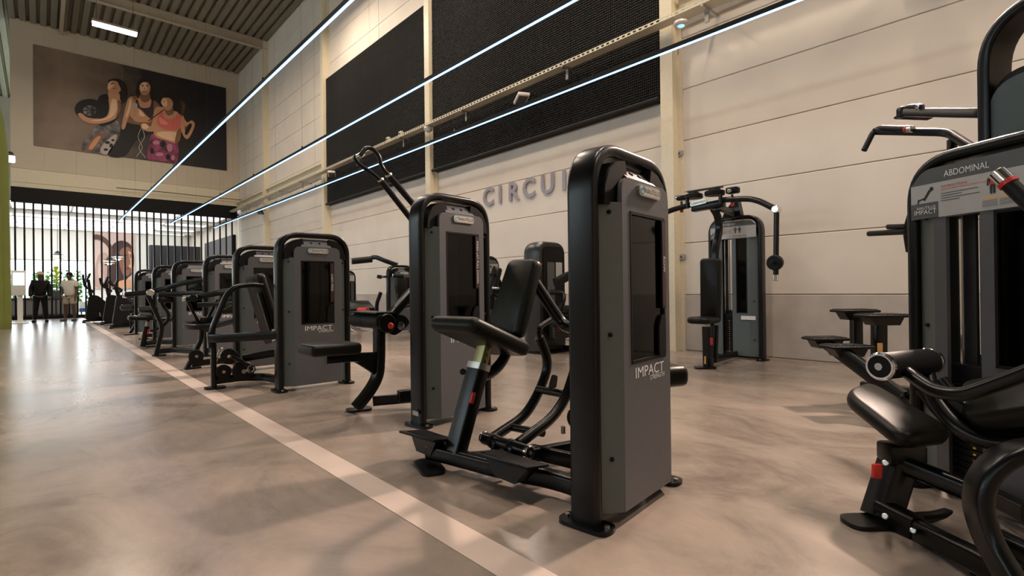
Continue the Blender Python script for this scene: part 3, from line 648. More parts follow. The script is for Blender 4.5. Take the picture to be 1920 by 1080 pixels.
# --- fourth machine: slanted arm rest
t4 = thing('weight_machine', 'fourth weight machine from the front, slanted padded bar over a looped rail', 'weight machine', (2.1, 7.3, 0), GROUP)
tower(t4, (1.755, 6.98, 0), 0, 1.57, 0.73, 'outer', '', detail=1)
Y4 = 7.72
plate_foot(t4, (1.44, 7.72), (1, 0, 0), 0.19, 0.13)
tube(t4, 'front_leg', PS([(350, 691), (360, 672), (379, 632), (377, 606)], Y=Y4), rrect(0.06, 0.075, 0.02, 3), 0.15, up=(0, 1, 0))
tube(t4, 'strut', PS([(352, 566), (373, 606)], Y=Y4), rrect(0.035, 0.05, 0.01, 2), 0, up=(0, 1, 0))
tube(t4, 'strut', PS([(388, 600), (408, 562)], Y=Y4), rrect(0.035, 0.05, 0.01, 2), 0, up=(0, 1, 0))
tube(t4, 'slanted_bar', [P(344, 560, Y=Y4), P(368, 558, Y=Y4), P(414, 548, Y=7.5), P(445, 544, Y=7.2)], rrect(0.07, 0.075, 0.03, 4), 0.05)
part(t4, 'bar_end_glint', cyl(P(342, 560, Y=Y4), P(348, 560, Y=Y4), 0.042, 16, 0.006), M_CHROME)  # chrome end stands for window light reflected on satin steel
part(t4, 'bar_hub', cyl(P(363, 559, Y=7.68), P(363, 559, Y=7.62), 0.05, 16, 0.008), M_BLACK)
tube(t4, 'lower_beam', [P(372, 572, Y=Y4), P(408, 570, Y=7.5), P(440, 568, Y=7.2)], SQ, 0)
tube(t4, 'looped_rail', [P(412, 606, Y=8.05), P(352, 606, Y=8.0), P(344, 610, Y=7.85), P(358, 614, Y=7.6), P(400, 612, Y=7.45), (1.78, 7.12, 0.62)], rrect(0.045, 0.07, 0.012, 2), 0.12)
part(t4, 'joint_block', obox(P(388, 602, Y=Y4), (1, 0, 0), (0, 1, 0), (0, 0, 1), 0.16, 0.1, 0.12, 0.02), M_FRAME)
pulley(t4, P(368, 668, Y=7.65), 0.085, (0, 1, 0), 0.04)
tube(t4, 'floor_tube', [P(360, 682, Y=7.72), P(415, 676, Y=7.65), (1.9, 7.1, 0.09)], RT, 0.05)
part(t4, 'arm_pad', quadpad([P(402, 585, Y=7.6), P(438, 570, Y=7.35), P(434, 548, Y=7.35), P(408, 560, Y=7.6)], 0.08, 0.04, 0.015), M_VINYL, ang=60)
part(t4, 'roller_pad', cyl(P(428, 562, Y=7.75), P(436, 565, Y=7.45), 0.05, 16, 0.008), M_RUBBER)

# --- fifth machine: long slanting arms on a bent leg
t5 = thing('weight_machine', 'fifth weight machine from the front, bent leg frame carrying a long slanting bar', 'weight machine', (2.2, 9.4, 0), GROUP)
tower(t5, (1.84, 9.02, 0), 0, 1.57, 0.73, 'outer', '', detail=1)
Y5 = 9.72
plate_foot(t5, (1.36, 9.72), (1, 0, 0), 0.19, 0.13)
tube(t5, 'front_leg', PS([(292, 667), (305, 613), (277, 553)], Y=Y5), rrect(0.06, 0.075, 0.02, 3), 0.1, up=(0, 1, 0))
tube(t5, 'rear_stay', PS([(305, 612), (317, 598), (315, 585), (304, 572), (302, 560)], Y=Y5), rrect(0.05, 0.06, 0.015, 3), 0.12, up=(0, 1, 0))
tube(t5, 'slanting_bar', [P(232, 553, Y=10.1), P(280, 548, Y=9.9), P(309, 541, Y=9.8), P(340, 531, Y=9.5), P(384, 524, Y=9.2)], rrect(0.075, 0.08, 0.03, 4), 0.2)
part(t5, 'bar_end_glint', cyl(P(230, 553, Y=10.1), P(238, 553, Y=10.1), 0.05, 16, 0.006), M_CHROME)  # bright end imitates a window reflection on the bar
part(t5, 'bar_hub', cyl(P(282, 549, Y=9.75), P(282, 549, Y=9.68), 0.055, 16, 0.008), M_STEEL)
tube(t5, 'top_beam', [P(300, 552, Y=Y5), P(345, 551, Y=9.5), P(384, 550, Y=9.2)], rrect(0.08, 0.085, 0.015, 2), 0)
part(t5, 'knee_block', obox(P(311, 562, Y=Y5), (1, 0, 0), (0, 1, 0), (0, 0, 1), 0.22, 0.14, 0.10, 0.03), M_FRAME)
tube(t5, 'floor_tube', [P(297, 659, Y=9.7), P(325, 656, Y=9.6), P(372, 659, Y=9.0)], RT, 0.05)
part(t5, 'shoulder_pad', quadpad([P(350, 545, Y=9.6), P(380, 540, Y=9.3), P(378, 528, Y=9.3), P(352, 534, Y=9.6)], 0.08, 0.04, 0.015), M_VINYL, ang=60)

# --- sixth machine: leg rollers and seat
t6 = thing('weight_machine', 'sixth weight machine from the front, red tagged seat post, window glints modelled as pale seat and roller ends', 'weight machine', (2.1, 11.2, 0), GROUP)
tower(t6, (1.72, 10.84, 0), 0, 1.57, 0.73, 'outer', '', detail=0)
Y6 = 11.45
plate_foot(t6, (1.49, 11.5), (1, 0, 0), 0.19, 0.13)
tube(t6, 'seat_post', PS([(267, 650), (275, 612)], Y=Y6), rrect(0.08, 0.10, 0.015, 2), 0, up=(0, 1, 0))
part(t6, 'seat_slider', sweep(PS([(275, 613), (277, 603)], Y=Y6), rrect(0.05, 0.06, 0.01, 2), up=(0, 1, 0)), M_STEEL)
part(t6, 'release_lever', obox(P(278, 622, Y=11.38), (0.2, 0, 1), (0, 1, 0), (1, 0, 0), 0.09, 0.03, 0.03, 0.006), M_RED)
part(t6, 'seat', obox(P(272, 596, Y=Y6), (1, 0, -0.03), (0, 1, 0), (0.03, 0, 1), 0.50, 0.32, 0.08, 0.028, 3), M_VINYL, ang=60)
part(t6, 'seat_end_glint', obox(P(254, 595, Y=Y6), (1, 0, 0), (0, 1, 0), (0, 0, 1), 0.03, 0.30, 0.07, 0.01), M_BADGE)  # pale end piece in place of window light on the seat
roller(t6, P(266, 580, Y=11.6), P(290, 580, Y=11.2), 0.06, (0,))  # chrome roller end put in for a window glint
tube(t6, 'roller_arm', [P(284, 580, Y=11.4), P(289, 600, Y=11.3), (1.85, 11.1, 0.5)], SQ, 0.05)
tube(t6, 'floor_tube', [P(272, 644, Y=11.45), P(300, 641, Y=11.3), (1.85, 10.95, 0.09)], RT, 0.05)
tube(t6, 'diagonal_stay', PS([(281, 622), (301, 614)], Y=11.3), circ(0.02), 0)

# --- seventh and eighth machines
t7 = thing('weight_machine', 'seventh weight machine from the front, dark tower between the sixth and the last', 'weight machine', (2.1, 13.2, 0), GROUP)
tower(t7, (1.70, 12.88, 0), 0, 1.57, 0.73, 'outer', '', detail=0)
part(t7, 'seat', obox((1.72, 13.55, 0.5), (1, 0, 0), (0, 1, 0), (0, 0, 1), 0.36, 0.32, 0.08, 0.028, 3), M_VINYL)
tube(t7, 'seat_post', [(1.72, 13.55, 0.48), (1.62, 13.55, 0.02)], SQ, 0); plate_foot(t7, (1.62, 13.55), (1, 0, 0), 0.18, 0.14)
tube(t7, 'floor_tube', [(1.65, 13.55, 0.08), (1.9, 13.4, 0.08), (1.95, 12.98, 0.08)], RT, 0.05)
t8 = thing('weight_machine', 'eighth weight machine from the front, roller with window glint modelled as bright end, last before the cardio machines', 'weight machine', (2.1, 15.7, 0), GROUP)
tower(t8, (1.66, 15.3, 0), 0, 1.57, 0.73, 'outer', '', detail=0)
plate_foot(t8, P(243, 628, Z=0)[:2], (1, 0, 0), 0.22, 0.15)
tube(t8, 'front_leg', [P(243, 626, Y=15.95), P(254, 609, Y=15.8), P(258, 590, Y=15.7)], rrect(0.07, 0.09, 0.02, 3), 0.05, up=(0, 1, 0))
tube(t8, 'upright_post', [P(246, 617, Y=16.1), P(246, 580, Y=16.1)], circ(0.03), 0)
roller(t8, P(231, 577, Y=16.15), P(254, 576, Y=15.7), 0.07, (0,))  # chrome roller end imitates reflected window light
tube(t8, 'side_rail', [P(240, 560, Y=16.1), P(254, 570, Y=15.9), (1.72, 15.45, 0.7)], SQ, 0.05)
part(t8, 'seat', obox(P(262, 590, Y=15.85), (1, 0, 0), (0, 1, 0), (0, 0, 1), 0.36, 0.32, 0.08, 0.028, 3), M_VINYL)

# ================================================================== CARDIO AT THE FAR END
def exercise_bike(c, label, tall):
    r = thing('exercise_bike', label, 'exercise machine', (c[0], c[1], 0), 'cardio machines at the far end of the row')
    x, y = c
    part(r, 'base_rail', box(x-0.35, x+0.75, y-0.06, y+0.06, 0.02, 0.09), M_FRAME)
    for dx_ in (-0.33, 0.72): part(r, 'stabiliser_foot', obox((x+dx_, y, 0.03), (1, 0, 0), (0, 1, 0), (0, 0, 1), 0.09, 0.52, 0.06, 0.015), M_FRAME)
    part(r, 'flywheel_housing', prism(V((x, y, 0)), V((1, 0, 0)), V((0, 0, 1)), poly2([(-0.3, 0.08), (0.42, 0.08), (0.36, 0.62), (0.05, 0.95), (-0.18, 0.95), (-0.24, 0.5)], 0.12), -0.12, 0.12), M_BLACK)
    part(r, 'mast', sweep([V((x-0.12, y, 0.85)), V((x-0.2, y, tall-0.12))], rrect(0.08, 0.09, 0.02)), M_FRAME)
    cs = part(r, 'console', obox((x-0.2, y, tall-0.05), (0, 1, 0), (0.35, 0, 1), (1, 0, -0.35), 0.42, 0.30, 0.05, 0.02), M_BLACK)
    part(cs, 'screen', obox((x-0.172, y, tall-0.055), (0, 1, 0), (0.35, 0, 1), (1, 0, -0.35), 0.34, 0.22, 0.006), M_SMOKE if False else M_GREYD)
    for s in (-1, 1):
        part(r, 'handlebar', sweep([V((x-0.15, y+s*0.05, 1.0)), V((x-0.05, y+s*0.26, 1.08)), V((x-0.30, y+s*0.30, 1.25)), V((x-0.34, y+s*0.28, tall+0.05))], circ(0.022, 10), r=0.1), M_RUBBER)
        part(r, 'pedal', obox((x+0.12, y+s*0.2, 0.33+s*0.15), (1, 0, 0), (0, 1, 0), (0, 0, 1), 0.24, 0.11, 0.04, 0.01), M_BLACK)
        part(r, 'crank', sweep([V((x+0.1, y+s*0.13, 0.33)), V((x+0.12, y+s*0.14, 0.33+s*0.15))], circ(0.018, 8)), M_STEEL)
    part(r, 'seat', obox((x+0.55, y, 0.88), (1, 0, 0.05), (0, 1, 0), (-0.05, 0, 1), 0.27, 0.22, 0.08, 0.03, 3), M_VINYL)
    part(r, 'seat_post', sweep([V((x+0.45, y, 0.08)), V((x+0.55, y, 0.85))], rrect(0.06, 0.07, 0.015)), M_FRAME)
exercise_bike((1.42, 23.4), 'black upright exercise machine with tall curved handle beside the two men', 1.62)
exercise_bike((1.75, 21.2), 'black exercise bike with twin consoles in front of the face poster', 1.45)
exercise_bike((1.78, 18.6), 'black low exercise bike just behind the last weight tower', 1.30)

# ================================================================== MACHINES BY THE WALL
GW = 'weight machines standing near the right-hand wall'
# --- deltoid fly, facing the aisle
td = thing('deltoid_fly_machine', 'black machine with DELTOID FLY placard, upright back pad and two hanging arms', 'weight machine', (6.4, 3.1, 0), GW)
tower(td, (6.93, 3.52, 0), -PI/2, 1.93, 0.73, 'user', 'DELTOID FLY', mat_panel=mat('teal_grey_powdercoat', (0.085, 0.105, 0.107), 0.45))
YD = 3.06
plate_foot(td, (5.86, 3.03), (1, -1, 0), 0.25, 0.14)
tube(td, 'seat_post', [P(1328, 688, Y=YD), P(1326, 612, Y=YD)], rrect(0.09, 0.10, 0.012, 2), 0, up=(0, 1, 0))
part(td, 'seat_slider', sweep([P(1326, 613, Y=YD), P(1326, 604, Y=YD)], rrect(0.06, 0.06, 0.01, 2), up=(0, 1, 0)), M_STEEL)
part(td, 'sticker', obox(P(1322, 675, Y=2.99), (1, 0, 0), (0, 0, 1), (0, -1, 0), 0.035, 0.09, 0.003), M_ORG)
part(td, 'release_lever', obox(P(1334, 640, Y=2.97), (0, 0, 1), (0, 1, 0), (1, 0, 0), 0.09, 0.03, 0.03, 0.008), M_RED)
zs = P(1320, 600, Y=YD).z
part(td, 'seat', prism(V((5.90, YD, zs)), V((1, 0, 0)), V((0, 1, 0)), poly2([(-0.2, -0.15), (0.22, -0.12), (0.22, 0.12), (-0.2, 0.15)], 0.11, 6), -0.04, 0.04, 0.03), M_VINYL, ang=60)
b0 = P(1345, 604, Y=YD); 
part(td, 'back_pad', quadpad([P(1312, 603, X=6.02), P(1347, 606, X=6.02), P(1349, 484, X=6.06), P(1311, 484, X=6.06)], 0.09, 0.05, 0.02), M_VINYL, ang=60)
tube(td, 'post_brace', [P(1340, 680, Y=YD), P(1342, 610, Y=YD)], rrect(0.06, 0.06, 0.012, 2), 0, up=(0, 1, 0))
tube(td, 'pad_column', [P(1340, 500, Y=3.12), P(1341, 465, Y=3.12), P(1349, 430, Y=3.12), P(1346, 405, Y=3.12), P(1338, 392, Y=3.12)], rrect(0.06, 0.09, 0.02, 3), 0.1, up=(0, 1, 0))
tube(td, 'floor_beam', [(5.92, 3.05, 0.07), (6.5, 3.1, 0.07), (6.95, 3.14, 0.07)], RT, 0)
tube(td, 'bottom_rail', [(6.98, 3.5, 0.06), (6.98, 2.82, 0.06)], RT, 0)
part(td, 'maker_sticker', obox(P(1403, 596, X=6.905), (0, -1, 0), (0, 0, 1), (-1, 0, 0), 0.19, 0.05, 0.003), M_WHITE)
# head with cams and swinging arms
XH = 6.18
hd = part(td, 'head_beam', obox(P(1328, 386, X=XH), (0, -1, 0.05), (1, 0, 0), (0, 0, 1), 0.42, 0.10, 0.09, 0.015), M_FRAME)
badge(td, P(1314, 381, X=XH)+V((-0.055, 0, 0)), V((0, -1, 0.1)).normalized(), V((0, 0, 1)), 0.22, 0.055)
tube(td, 'head_strut', [P(1345, 388, X=XH), P(1372, 398, X=6.6), (6.93, 3.16, 1.9)], rrect(0.07, 0.07, 0.01, 2), 0)
part(td, 'head_bracket', prism(P(1372, 398, X=6.75), V((0, -1, 0)), V((0, 0, 1)), poly2([(-0.12, -0.1), (0.14, -0.06), (0.10, 0.14), (0.02, 0.12), (-0.08, 0.0)], 0.02), -0.05, 0.05), M_FRAME)
for (px, py, rr) in ((1301, 368, 0.11), (1340, 362, 0.12)):
    c = P(px, py, X=XH)
    part(td, 'cam_disc', cyl(c-V((0, 0, 0.03)), c+V((0, 0, 0.025)), rr, 28, 0.008), M_BLACK)
    part(td, 'cam_cap', cyl(c+V((0, 0, 0.025)), c+V((0, 0, 0.05)), rr*0.6, 20, 0.006), M_FRAME)
tube(td, 'link_bar', [P(1290, 360, X=XH), P(1355, 350, X=XH)], rrect(0.05, 0.02, 0.005, 1), 0)
part(td, 'counter_block', obox(P(1374, 357, X=XH), (0, -1, 0), (1, 0, 0), (0, 0, 1), 0.15, 0.1, 0.075, 0.02), M_BLACK)
part(td, 'chrome_cap', cyl(P(1367, 358, X=XH-0.05), P(1367, 358, X=XH-0.09), 0.024, 14, 0.004), M_CHROME)
part(td, 'chrome_cap', obox(P(1272, 370, X=XH), (0, -1, 0), (1, 0, 0), (0, 0, 1), 0.09, 0.06, 0.045, 0.01), M_CHROME)
part(td, 'counter_block', obox(P(1281, 371, X=XH+0.02), (0, -1, 0), (1, 0, 0), (0, 0, 1), 0.16, 0.1, 0.06, 0.015), M_BLACK)
for px, py in ((1278, 392), (1373, 380)):
    c = P(px, py, X=XH)
    part(td, 'pull_pin', cyl(c+V((0, 0, 0.10)), c, 0.014, 10), M_FRAME); part(td, 'pin_knob', cyl(c+V((0, 0, 0.005)), c-V((0, 0, 0.045)), 0.022, 12, 0.006), M_RED)
for px, py in ((1351, 380), (1289, 388)):
    c = P(px, py, X=XH-0.04); part(td, 'pivot_pin', cyl(c+V((0, 0, 0.11)), c-V((0, 0, 0.02)), 0.024, 14, 0.004), M_FRAME)
tube(td, 'swing_arm', [P(1352, 375, X=XH), P(1414, 372, X=6.05), P(1456, 393, X=5.95)], circ(0.034, 14), 0.15)
tube(td, 'swing_arm', [P(1296, 384, X=XH), P(1250, 396, X=6.05), P(1215, 420, X=5.95)], circ(0.034, 14), 0.15)
for px, py in ((1456, 393), (1215, 420)):
    j = P(px, py, X=5.95)
    part(td, 'arm_joint', cyl(j+V((-0.05, 0, 0)), j+V((0.04, 0, 0)), 0.042, 18, 0.008), M_CHROME)
    e = j+V((-0.02, 0.01, -0.78))
    tube(td, 'hanging_arm', [j-V((0, 0, 0.02)), e], circ(0.028, 14), 0)
    dsc = part(td, 'hand_disc', cyl(e+V((0.02, 0, 0.20)), e+V((-0.05, 0, 0.20)), 0.083, 24, 0.012), M_BLACK)
    part(dsc, 'hand_grip', cyl(e+V((-0.05, 0, 0.20)), e+V((-0.14, 0, 0.20)), 0.018, 12), M_RUBBER)
    part(td, 'red_collar', cyl(e+V((0, 0, 0.25)), e+V((0, 0, 0.235)), 0.031, 14), M_RED)
    part(td, 'arm_tip', cyl(e+V((0, 0, 0.07)), e-V((0, 0, 0.0)), 0.030, 14, 0.004), M_CHROME)

# --- black domed machine behind the row machine
tb = thing('domed_weight_machine', 'all-black weight machine with domed top and curved handles, seen behind the row machine', 'weight machine', (5.8, 5.8, 0), GW)
M_BODY = mat('black_moulded_shell', (0.016, 0.015, 0.015), 0.33)
a_ = math.radians(0); ex = V((1, 0, 0)); ez = V((0, 0, 1)); Ob = V((5.47, 5.42, 0))
shell = poly2([(0, 0.03), (0.60, 0.03), (0.60, 1.70), (0, 1.70)], [0.01, 0.01, 0.2, 0.2], 8)
part(tb, 'shell', prism(Ob, ex, ez, shell, -0.34, 0, 0.025), M_BODY, ang=50)
part(tb, 'front_recess', prism(Ob+V((0, -0.001, 0)), ex, ez, poly2([(0.09, 0.3), (0.55, 0.3), (0.55, 1.62), (0.09, 1.62)], 0.10, 6), 0, 0.012), M_BLACK)
wn = part(tb, 'stack_window', prism(Ob+V((0, -0.013, 0)), ex, ez, poly2([(0.17, 0.6), (0.33, 0.6), (0.33, 1.38), (0.17, 1.38)], 0.03, 4), 0, 0.004), M_SMOKE if False else M_GREYD)
part(tb, 'picture_placard', prism(Ob+V((0, -0.013, 0)), ex, ez, [(0.36, 1.08), (0.50, 1.08), (0.50, 1.38), (0.36, 1.38)], 0, 0.004), M_PLAC, smooth=False)
part(tb, 'top_groove', prism(Ob+V((0, -0.013, 0)), ex, ez, [(0.18, 1.52), (0.50, 1.52), (0.50, 1.532), (0.18, 1.532)], 0, 0.003), M_FRAME, smooth=False)
lo = part(tb, 'lower_cover', prism(Ob+V((0.16, -0.16, 0)), ex, ez, poly2([(0, 0.2), (0.42, 0.24), (0.42, 0.72), (0, 0.72)], 0.05, 4), -0.12, 0), M_BODY)
for i, (mx, mm) in enumerate(((0.08, M_RED), (0.15, M_YEL), (0.27, M_GRN))):
    part(lo, 'number_column', merge(*[prism(Ob+V((0.16, -0.161, 0)), ex, ez, [(mx, 0.34+0.035*k), (mx+0.025, 0.34+0.035*k), (mx+0.025, 0.352+0.035*k), (mx, 0.352+0.035*k)], 0, 0.002) for k in range(9)]), mm, smooth=False, kind='stuff')
part(tb, 'red_trim', prism(Ob, ex, ez, [(0.0, 1.345), (0.10, 1.345), (0.10, 1.355), (0.0, 1.355)], -0.35, 0.002), M_RED, smooth=False)
part(tb, 'base', box(5.46, 6.1, 5.35, 5.8, 0.0, 0.03), M_FRAME, smooth=False)
tube(tb, 'curved_handle', [P(1030, 548, Y=5.2), P(1057, 549, Y=5.1), P(1057, 563, Y=5.05), P(1047, 590, Y=5.1), P(1040, 612, Y=5.2)], circ(0.035), 0.12)
roller(tb, P(1053, 584, Y=5.2), P(1072, 584, Y=5.0), 0.045, (), 'grip')
part(tb, 'pad_arm', sweep(PS([(1042, 530), (1060, 520), (1080, 512)], Y=5.1), rrect(0.10, 0.13, 0.03)), M_RUBBER)
part(tb, 'seat', obox((6.0, 5.05, 0.52), (1, 0, 0), (0, 1, 0), (0, 0, 1), 0.42, 0.36, 0.09, 0.03, 3), M_VINYL)
tube(tb, 'seat_post', [(6.0, 5.05, 0.5), (6.05, 5.05, 0.02)], SQ, 0); plate_foot(tb, (6.05, 5.05), (1, 0, 0), 0.18, 0.14)
tube(tb, 'floor_tube', [(6.05, 5.05, 0.06), (6.0, 5.42, 0.06)], RT, 0)

# --- further machines along the wall
tf = thing('weight_machine', 'distant grey weight machine with padded overhead roller, seen between chest press and lat tower', 'weight machine', (6.2, 10.9, 0), GW)
tower(tf, (5.86, 10.62, 0), 0, 1.57, 0.66, 'outer', '', detail=0)
roller(tf, P(659, 490, Y=11.5), P(698, 486, Y=11.3), 0.075, (0,), 'overhead_roller')
tube(tf, 'overhead_arm', [P(698, 483, Y=11.3), P(705, 482, Y=11.2), P(722, 489, Y=11.0), P(745, 497, Y=10.8)], rrect(0.09, 0.10, 0.02), 0.05)
tube(tf, 'side_tube', [P(707, 600, Y=11.0), P(706, 570, Y=11.0), P(714, 548, Y=10.9)], circ(0.045), 0.1)
tube(tf, 'knob_arm', [P(712, 519, Y=11.0), P(722, 519, Y=10.72)], circ(0.025), 0)
part(tf, 'side_knob', cyl(P(712, 516, Y=11.0), P(711, 522, Y=11.0), 0.06, 14, 0.01), M_BLACK)
roller(tf, P(737, 517, Y=10.5), P(757, 517, Y=10.35), 0.045, (0,), 'grip')
tube(tf, 'grip_arm', [P(746, 518, Y=10.45), P(743, 540, Y=10.45), P(752, 548, Y=10.5)], circ(0.04), 0.05)
part(tf, 'back_pad', obox(P(752, 535, Y=10.4), (1, 0, 0), (0, 0, 1), (0, 1, 0), 0.24, 0.3, 0.1, 0.03, 3), M_VINYL)
plate_foot(tf, P(707, 606, Z=0)[:2] if False else (5.75, 11.0), (1, 0, 0), 0.2, 0.14)
tg = thing('weight_machine', 'distant padded bench machine with red rollers, partly hidden behind the chest press tower', 'weight machine', (6.1, 13.2, 0), GW)
tower(tg, (6.03, 14.0, 0), 0, 1.57, 0.66, 'user', '', detail=0)
part(tg, 'bench_pad', quadpad([P(640, 578, Y=12.6), P(704, 580, Y=11.9), P(690, 560, Y=12.4), P(640, 566, Y=13.1)], 0.10, 0.06, 0.02), M_VINYL, ang=60)
tube(tg, 'bench_leg', [P(672, 582, Y=12.5), P(672, 612, Y=12.5)], rrect(0.12, 0.12, 0.02), 0)
part(tg, 'red_roller', cyl(P(672, 582, Y=12.2), P(690, 582, Y=11.9), 0.07, 16, 0.01), M_RED)
part(tg, 'step_plate', obox(P(682, 620, Y=11.7), (1, 0, 0), (0, 1, 0.3), (0, -0.3, 1), 0.5, 0.35, 0.03, 0.008), M_STEEL)
plate_foot(tg, (P(672, 612, Y=12.5).x, 12.5), (1, 0, 0), 0.3, 0.2)
th = thing('weight_machine', 'distant weight machine with pale placard, seen just right of the lat pulldown tower', 'weight machine', (5.8, 7.2, 0), GW)
tower(th, (5.40, 7.0, 0), 0, 1.57, 0.68, 'user', '', detail=0)
part(th, 'back_pad', quadpad([P(905, 560, Y=6.9), P(925, 555, Y=6.7), P(934, 500, Y=6.7), P(926, 498, Y=6.9)], 0.09, 0.04, 0.015), M_VINYL, ang=60)
tube(th, 'bent_handle', PS([(925, 512), (938, 528), (941, 545), (930, 556)], Y=6.75), circ(0.03), 0.08)
part(th, 'seat', obox((5.75, 6.55, 0.5), (1, 0, 0), (0, 1, 0), (0, 0, 1), 0.42, 0.36, 0.09, 0.03, 3), M_VINYL)
tube(th, 'seat_post', [(5.75, 6.55, 0.5), (5.75, 6.6, 0.02)], SQ, 0); plate_foot(th, (5.75, 6.6), (1, 0, 0), 0.2, 0.16)
part(th, 'chrome_pin', cyl(P(923, 540, Y=6.7), P(935, 541, Y=6.65), 0.025, 12), M_CHROME)
tube(th, 'floor_tube', [(5.75, 6.6, 0.06), (5.75, 7.05, 0.06)], RT, 0)

# ================================================================== RIGHT FOREGROUND
# --- abdominal machine
ta = thing('abdominal_machine', 'black abdominal machine at right edge with ABDOMINAL placard and padded seat', 'weight machine', (2.7, 0.4, 0), 'machines at the right edge')
AA = math.atan2(-0.866, -0.5)
tower(ta, (3.15, 0.58, 0), AA, 1.585, 0.73, 'user', 'ABDOMINAL')
aL = lambda d, z: V((3.15, 0.58, 0))+V((-0.5, -0.866, 0))*d+V((-0.866, 0.5, 0))*0.0+V((0, 0, z))
plate_foot(ta, (2.50, 0.575), (1, -0.85, 0), 0.24, 0.13)
tube(ta, 'seat_post', [P(1650, 972, D=2.13), P(1687, 855, D=2.18)], rrect(0.10, 0.125, 0.015, 2), 0, up=(0.7, 0.7, 0))
part(ta, 'release_lever', obox(P(1644, 883, D=2.07), (0.15, 0, 1), (0.7, -0.7, 0), (0.7, 0.7, 0), 0.055, 0.035, 0.02, 0.005), M_RED, label='red lever')
part(ta, 'post_bolt', cyl(P(1660, 868, D=2.10), P(1660, 868, D=2.05), 0.012, 10, 0.003), M_STEEL)
part(ta, 'seat_bracket', obox(P(1690, 848, D=2.15), (0.7, -0.7, 0), (0.7, 0.7, 0), (0, 0, 1), 0.15, 0.10, 0.08, 0.015), M_FRAME)
part(ta, 'seat', quadpad([P(1583, 730, D=2.36), P(1695, 818, D=1.96), P(1800, 806, D=2.06), P(1632, 712, D=2.52)], 0.07, 0.09, 0.024), M_VINYL, ang=60)
tube(ta, 'upper_link', [P(1682, 866, D=2.15), P(1800, 914, D=1.95), P(1835, 930, D=1.9)], rrect(0.055, 0.075, 0.02, 3), 0)
tube(ta, 'lower_rail', [P(1650, 957, D=2.12), P(1720, 993, D=1.98)], rrect(0.075, 0.10, 0.02, 3), 0)
for px, py in ((1659, 968), (1712, 995)): part(ta, 'rail_bolt', cyl(P(px, py, D=2.02), P(px, py, D=1.92), 0.011, 10, 0.003), M_STEEL)
tube(ta, 'lower_rail', [P(1712, 990, D=2.0), P(1835, 1053, D=1.70), P(1900, 1090, D=1.6)], rrect(0.06, 0.08, 0.015, 3), 0)
tube(ta, 'cross_rail', [P(1700, 978, D=2.1), P(1775, 974, D=2.2), P(1800, 950, D=2.35), P(1775, 905, D=2.5)], rrect(0.07, 0.06, 0.02, 3), 0.12)
tube(ta, 'rear_rail', [P(1850, 925, D=2.2), P(1930, 965, D=1.95)], rrect(0.055, 0.075, 0.02, 3), 0)
tube(ta, 'rear_rail', [P(1860, 1005, D=1.9), P(1940, 1045, D=1.75)], rrect(0.055, 0.075, 0.02, 3), 0)
# foot roller on a curved yoke
roller(ta, P(1652, 687, D=1.92), P(1742, 677, D=2.06), 0.050, (0, 1), 'foot_roller')
tube(ta, 'yoke_tube', [P(1690, 690, D=1.95), P(1712, 706, D=1.88), P(1755, 735, D=1.78), P(1805, 742, D=1.70), P(1880, 716, D=1.6), P(1960, 685, D=1.5)], circ(0.024, 14), 0.15)
tube(ta, 'yoke_tube', [P(1735, 690, D=2.05), P(1748, 745, D=1.98), P(1790, 800, D=1.88), P(1850, 832, D=1.8), P(1960, 830, D=1.7)], circ(0.028, 14), 0.2)
tube(ta, 'yoke_plate', [P(1745, 720, D=2.0), P(1800, 790, D=1.92), P(1960, 790, D=1.75)], rrect(0.05, 0.12, 0.02, 3), 0.15)
part(ta, 'lap_pad', quadpad([P(1790, 775, D=1.85), P(1960, 770, D=1.6), P(1960, 672, D=1.75), P(1805, 718, D=2.05)], 0.08, 0.06, 0.02), M_VINYL, ang=60)
tube(ta, 'c_frame', [P(1980, 838, D=1.55), P(1900, 845, D=1.58), P(1845, 885, D=1.6), P(1830, 940, D=1.6), P(1850, 1010, D=1.58), P(1900, 1095, D=1.5)], rrect(0.05, 0.10, 0.02, 3), 0.16, up=(0.7, 0.7, 0))
g = part(ta, 'press_grip', sweep([P(1878, 332, D=1.52), P(1950, 400, D=1.45)], circ(0.021, 14)), M_RUBBER)
tdir = (P(1950, 400, D=1.45)-P(1878, 332, D=1.52)).normalized(); p0 = P(1878, 332, D=1.52)
part(g, 'grip_cap', cyl(p0-tdir*0.022, p0+tdir*0.020, 0.0225, 16, 0.003), M_CHROME)
part(g, 'grip_ring', cyl(p0+tdir*0.020, p0+tdir*0.030, 0.025, 16), M_RED)
tube(ta, 'grip_arm', [P(1945, 395, D=1.45), P(2040, 470, D=1.5), P(2060, 640, D=1.6), P(2000, 760, D=1.7)], circ(0.024), 0.1)
plate_foot(ta, P(1905, 1095, Z=0)[:2], (1, -0.85, 0), 0.24, 0.13)

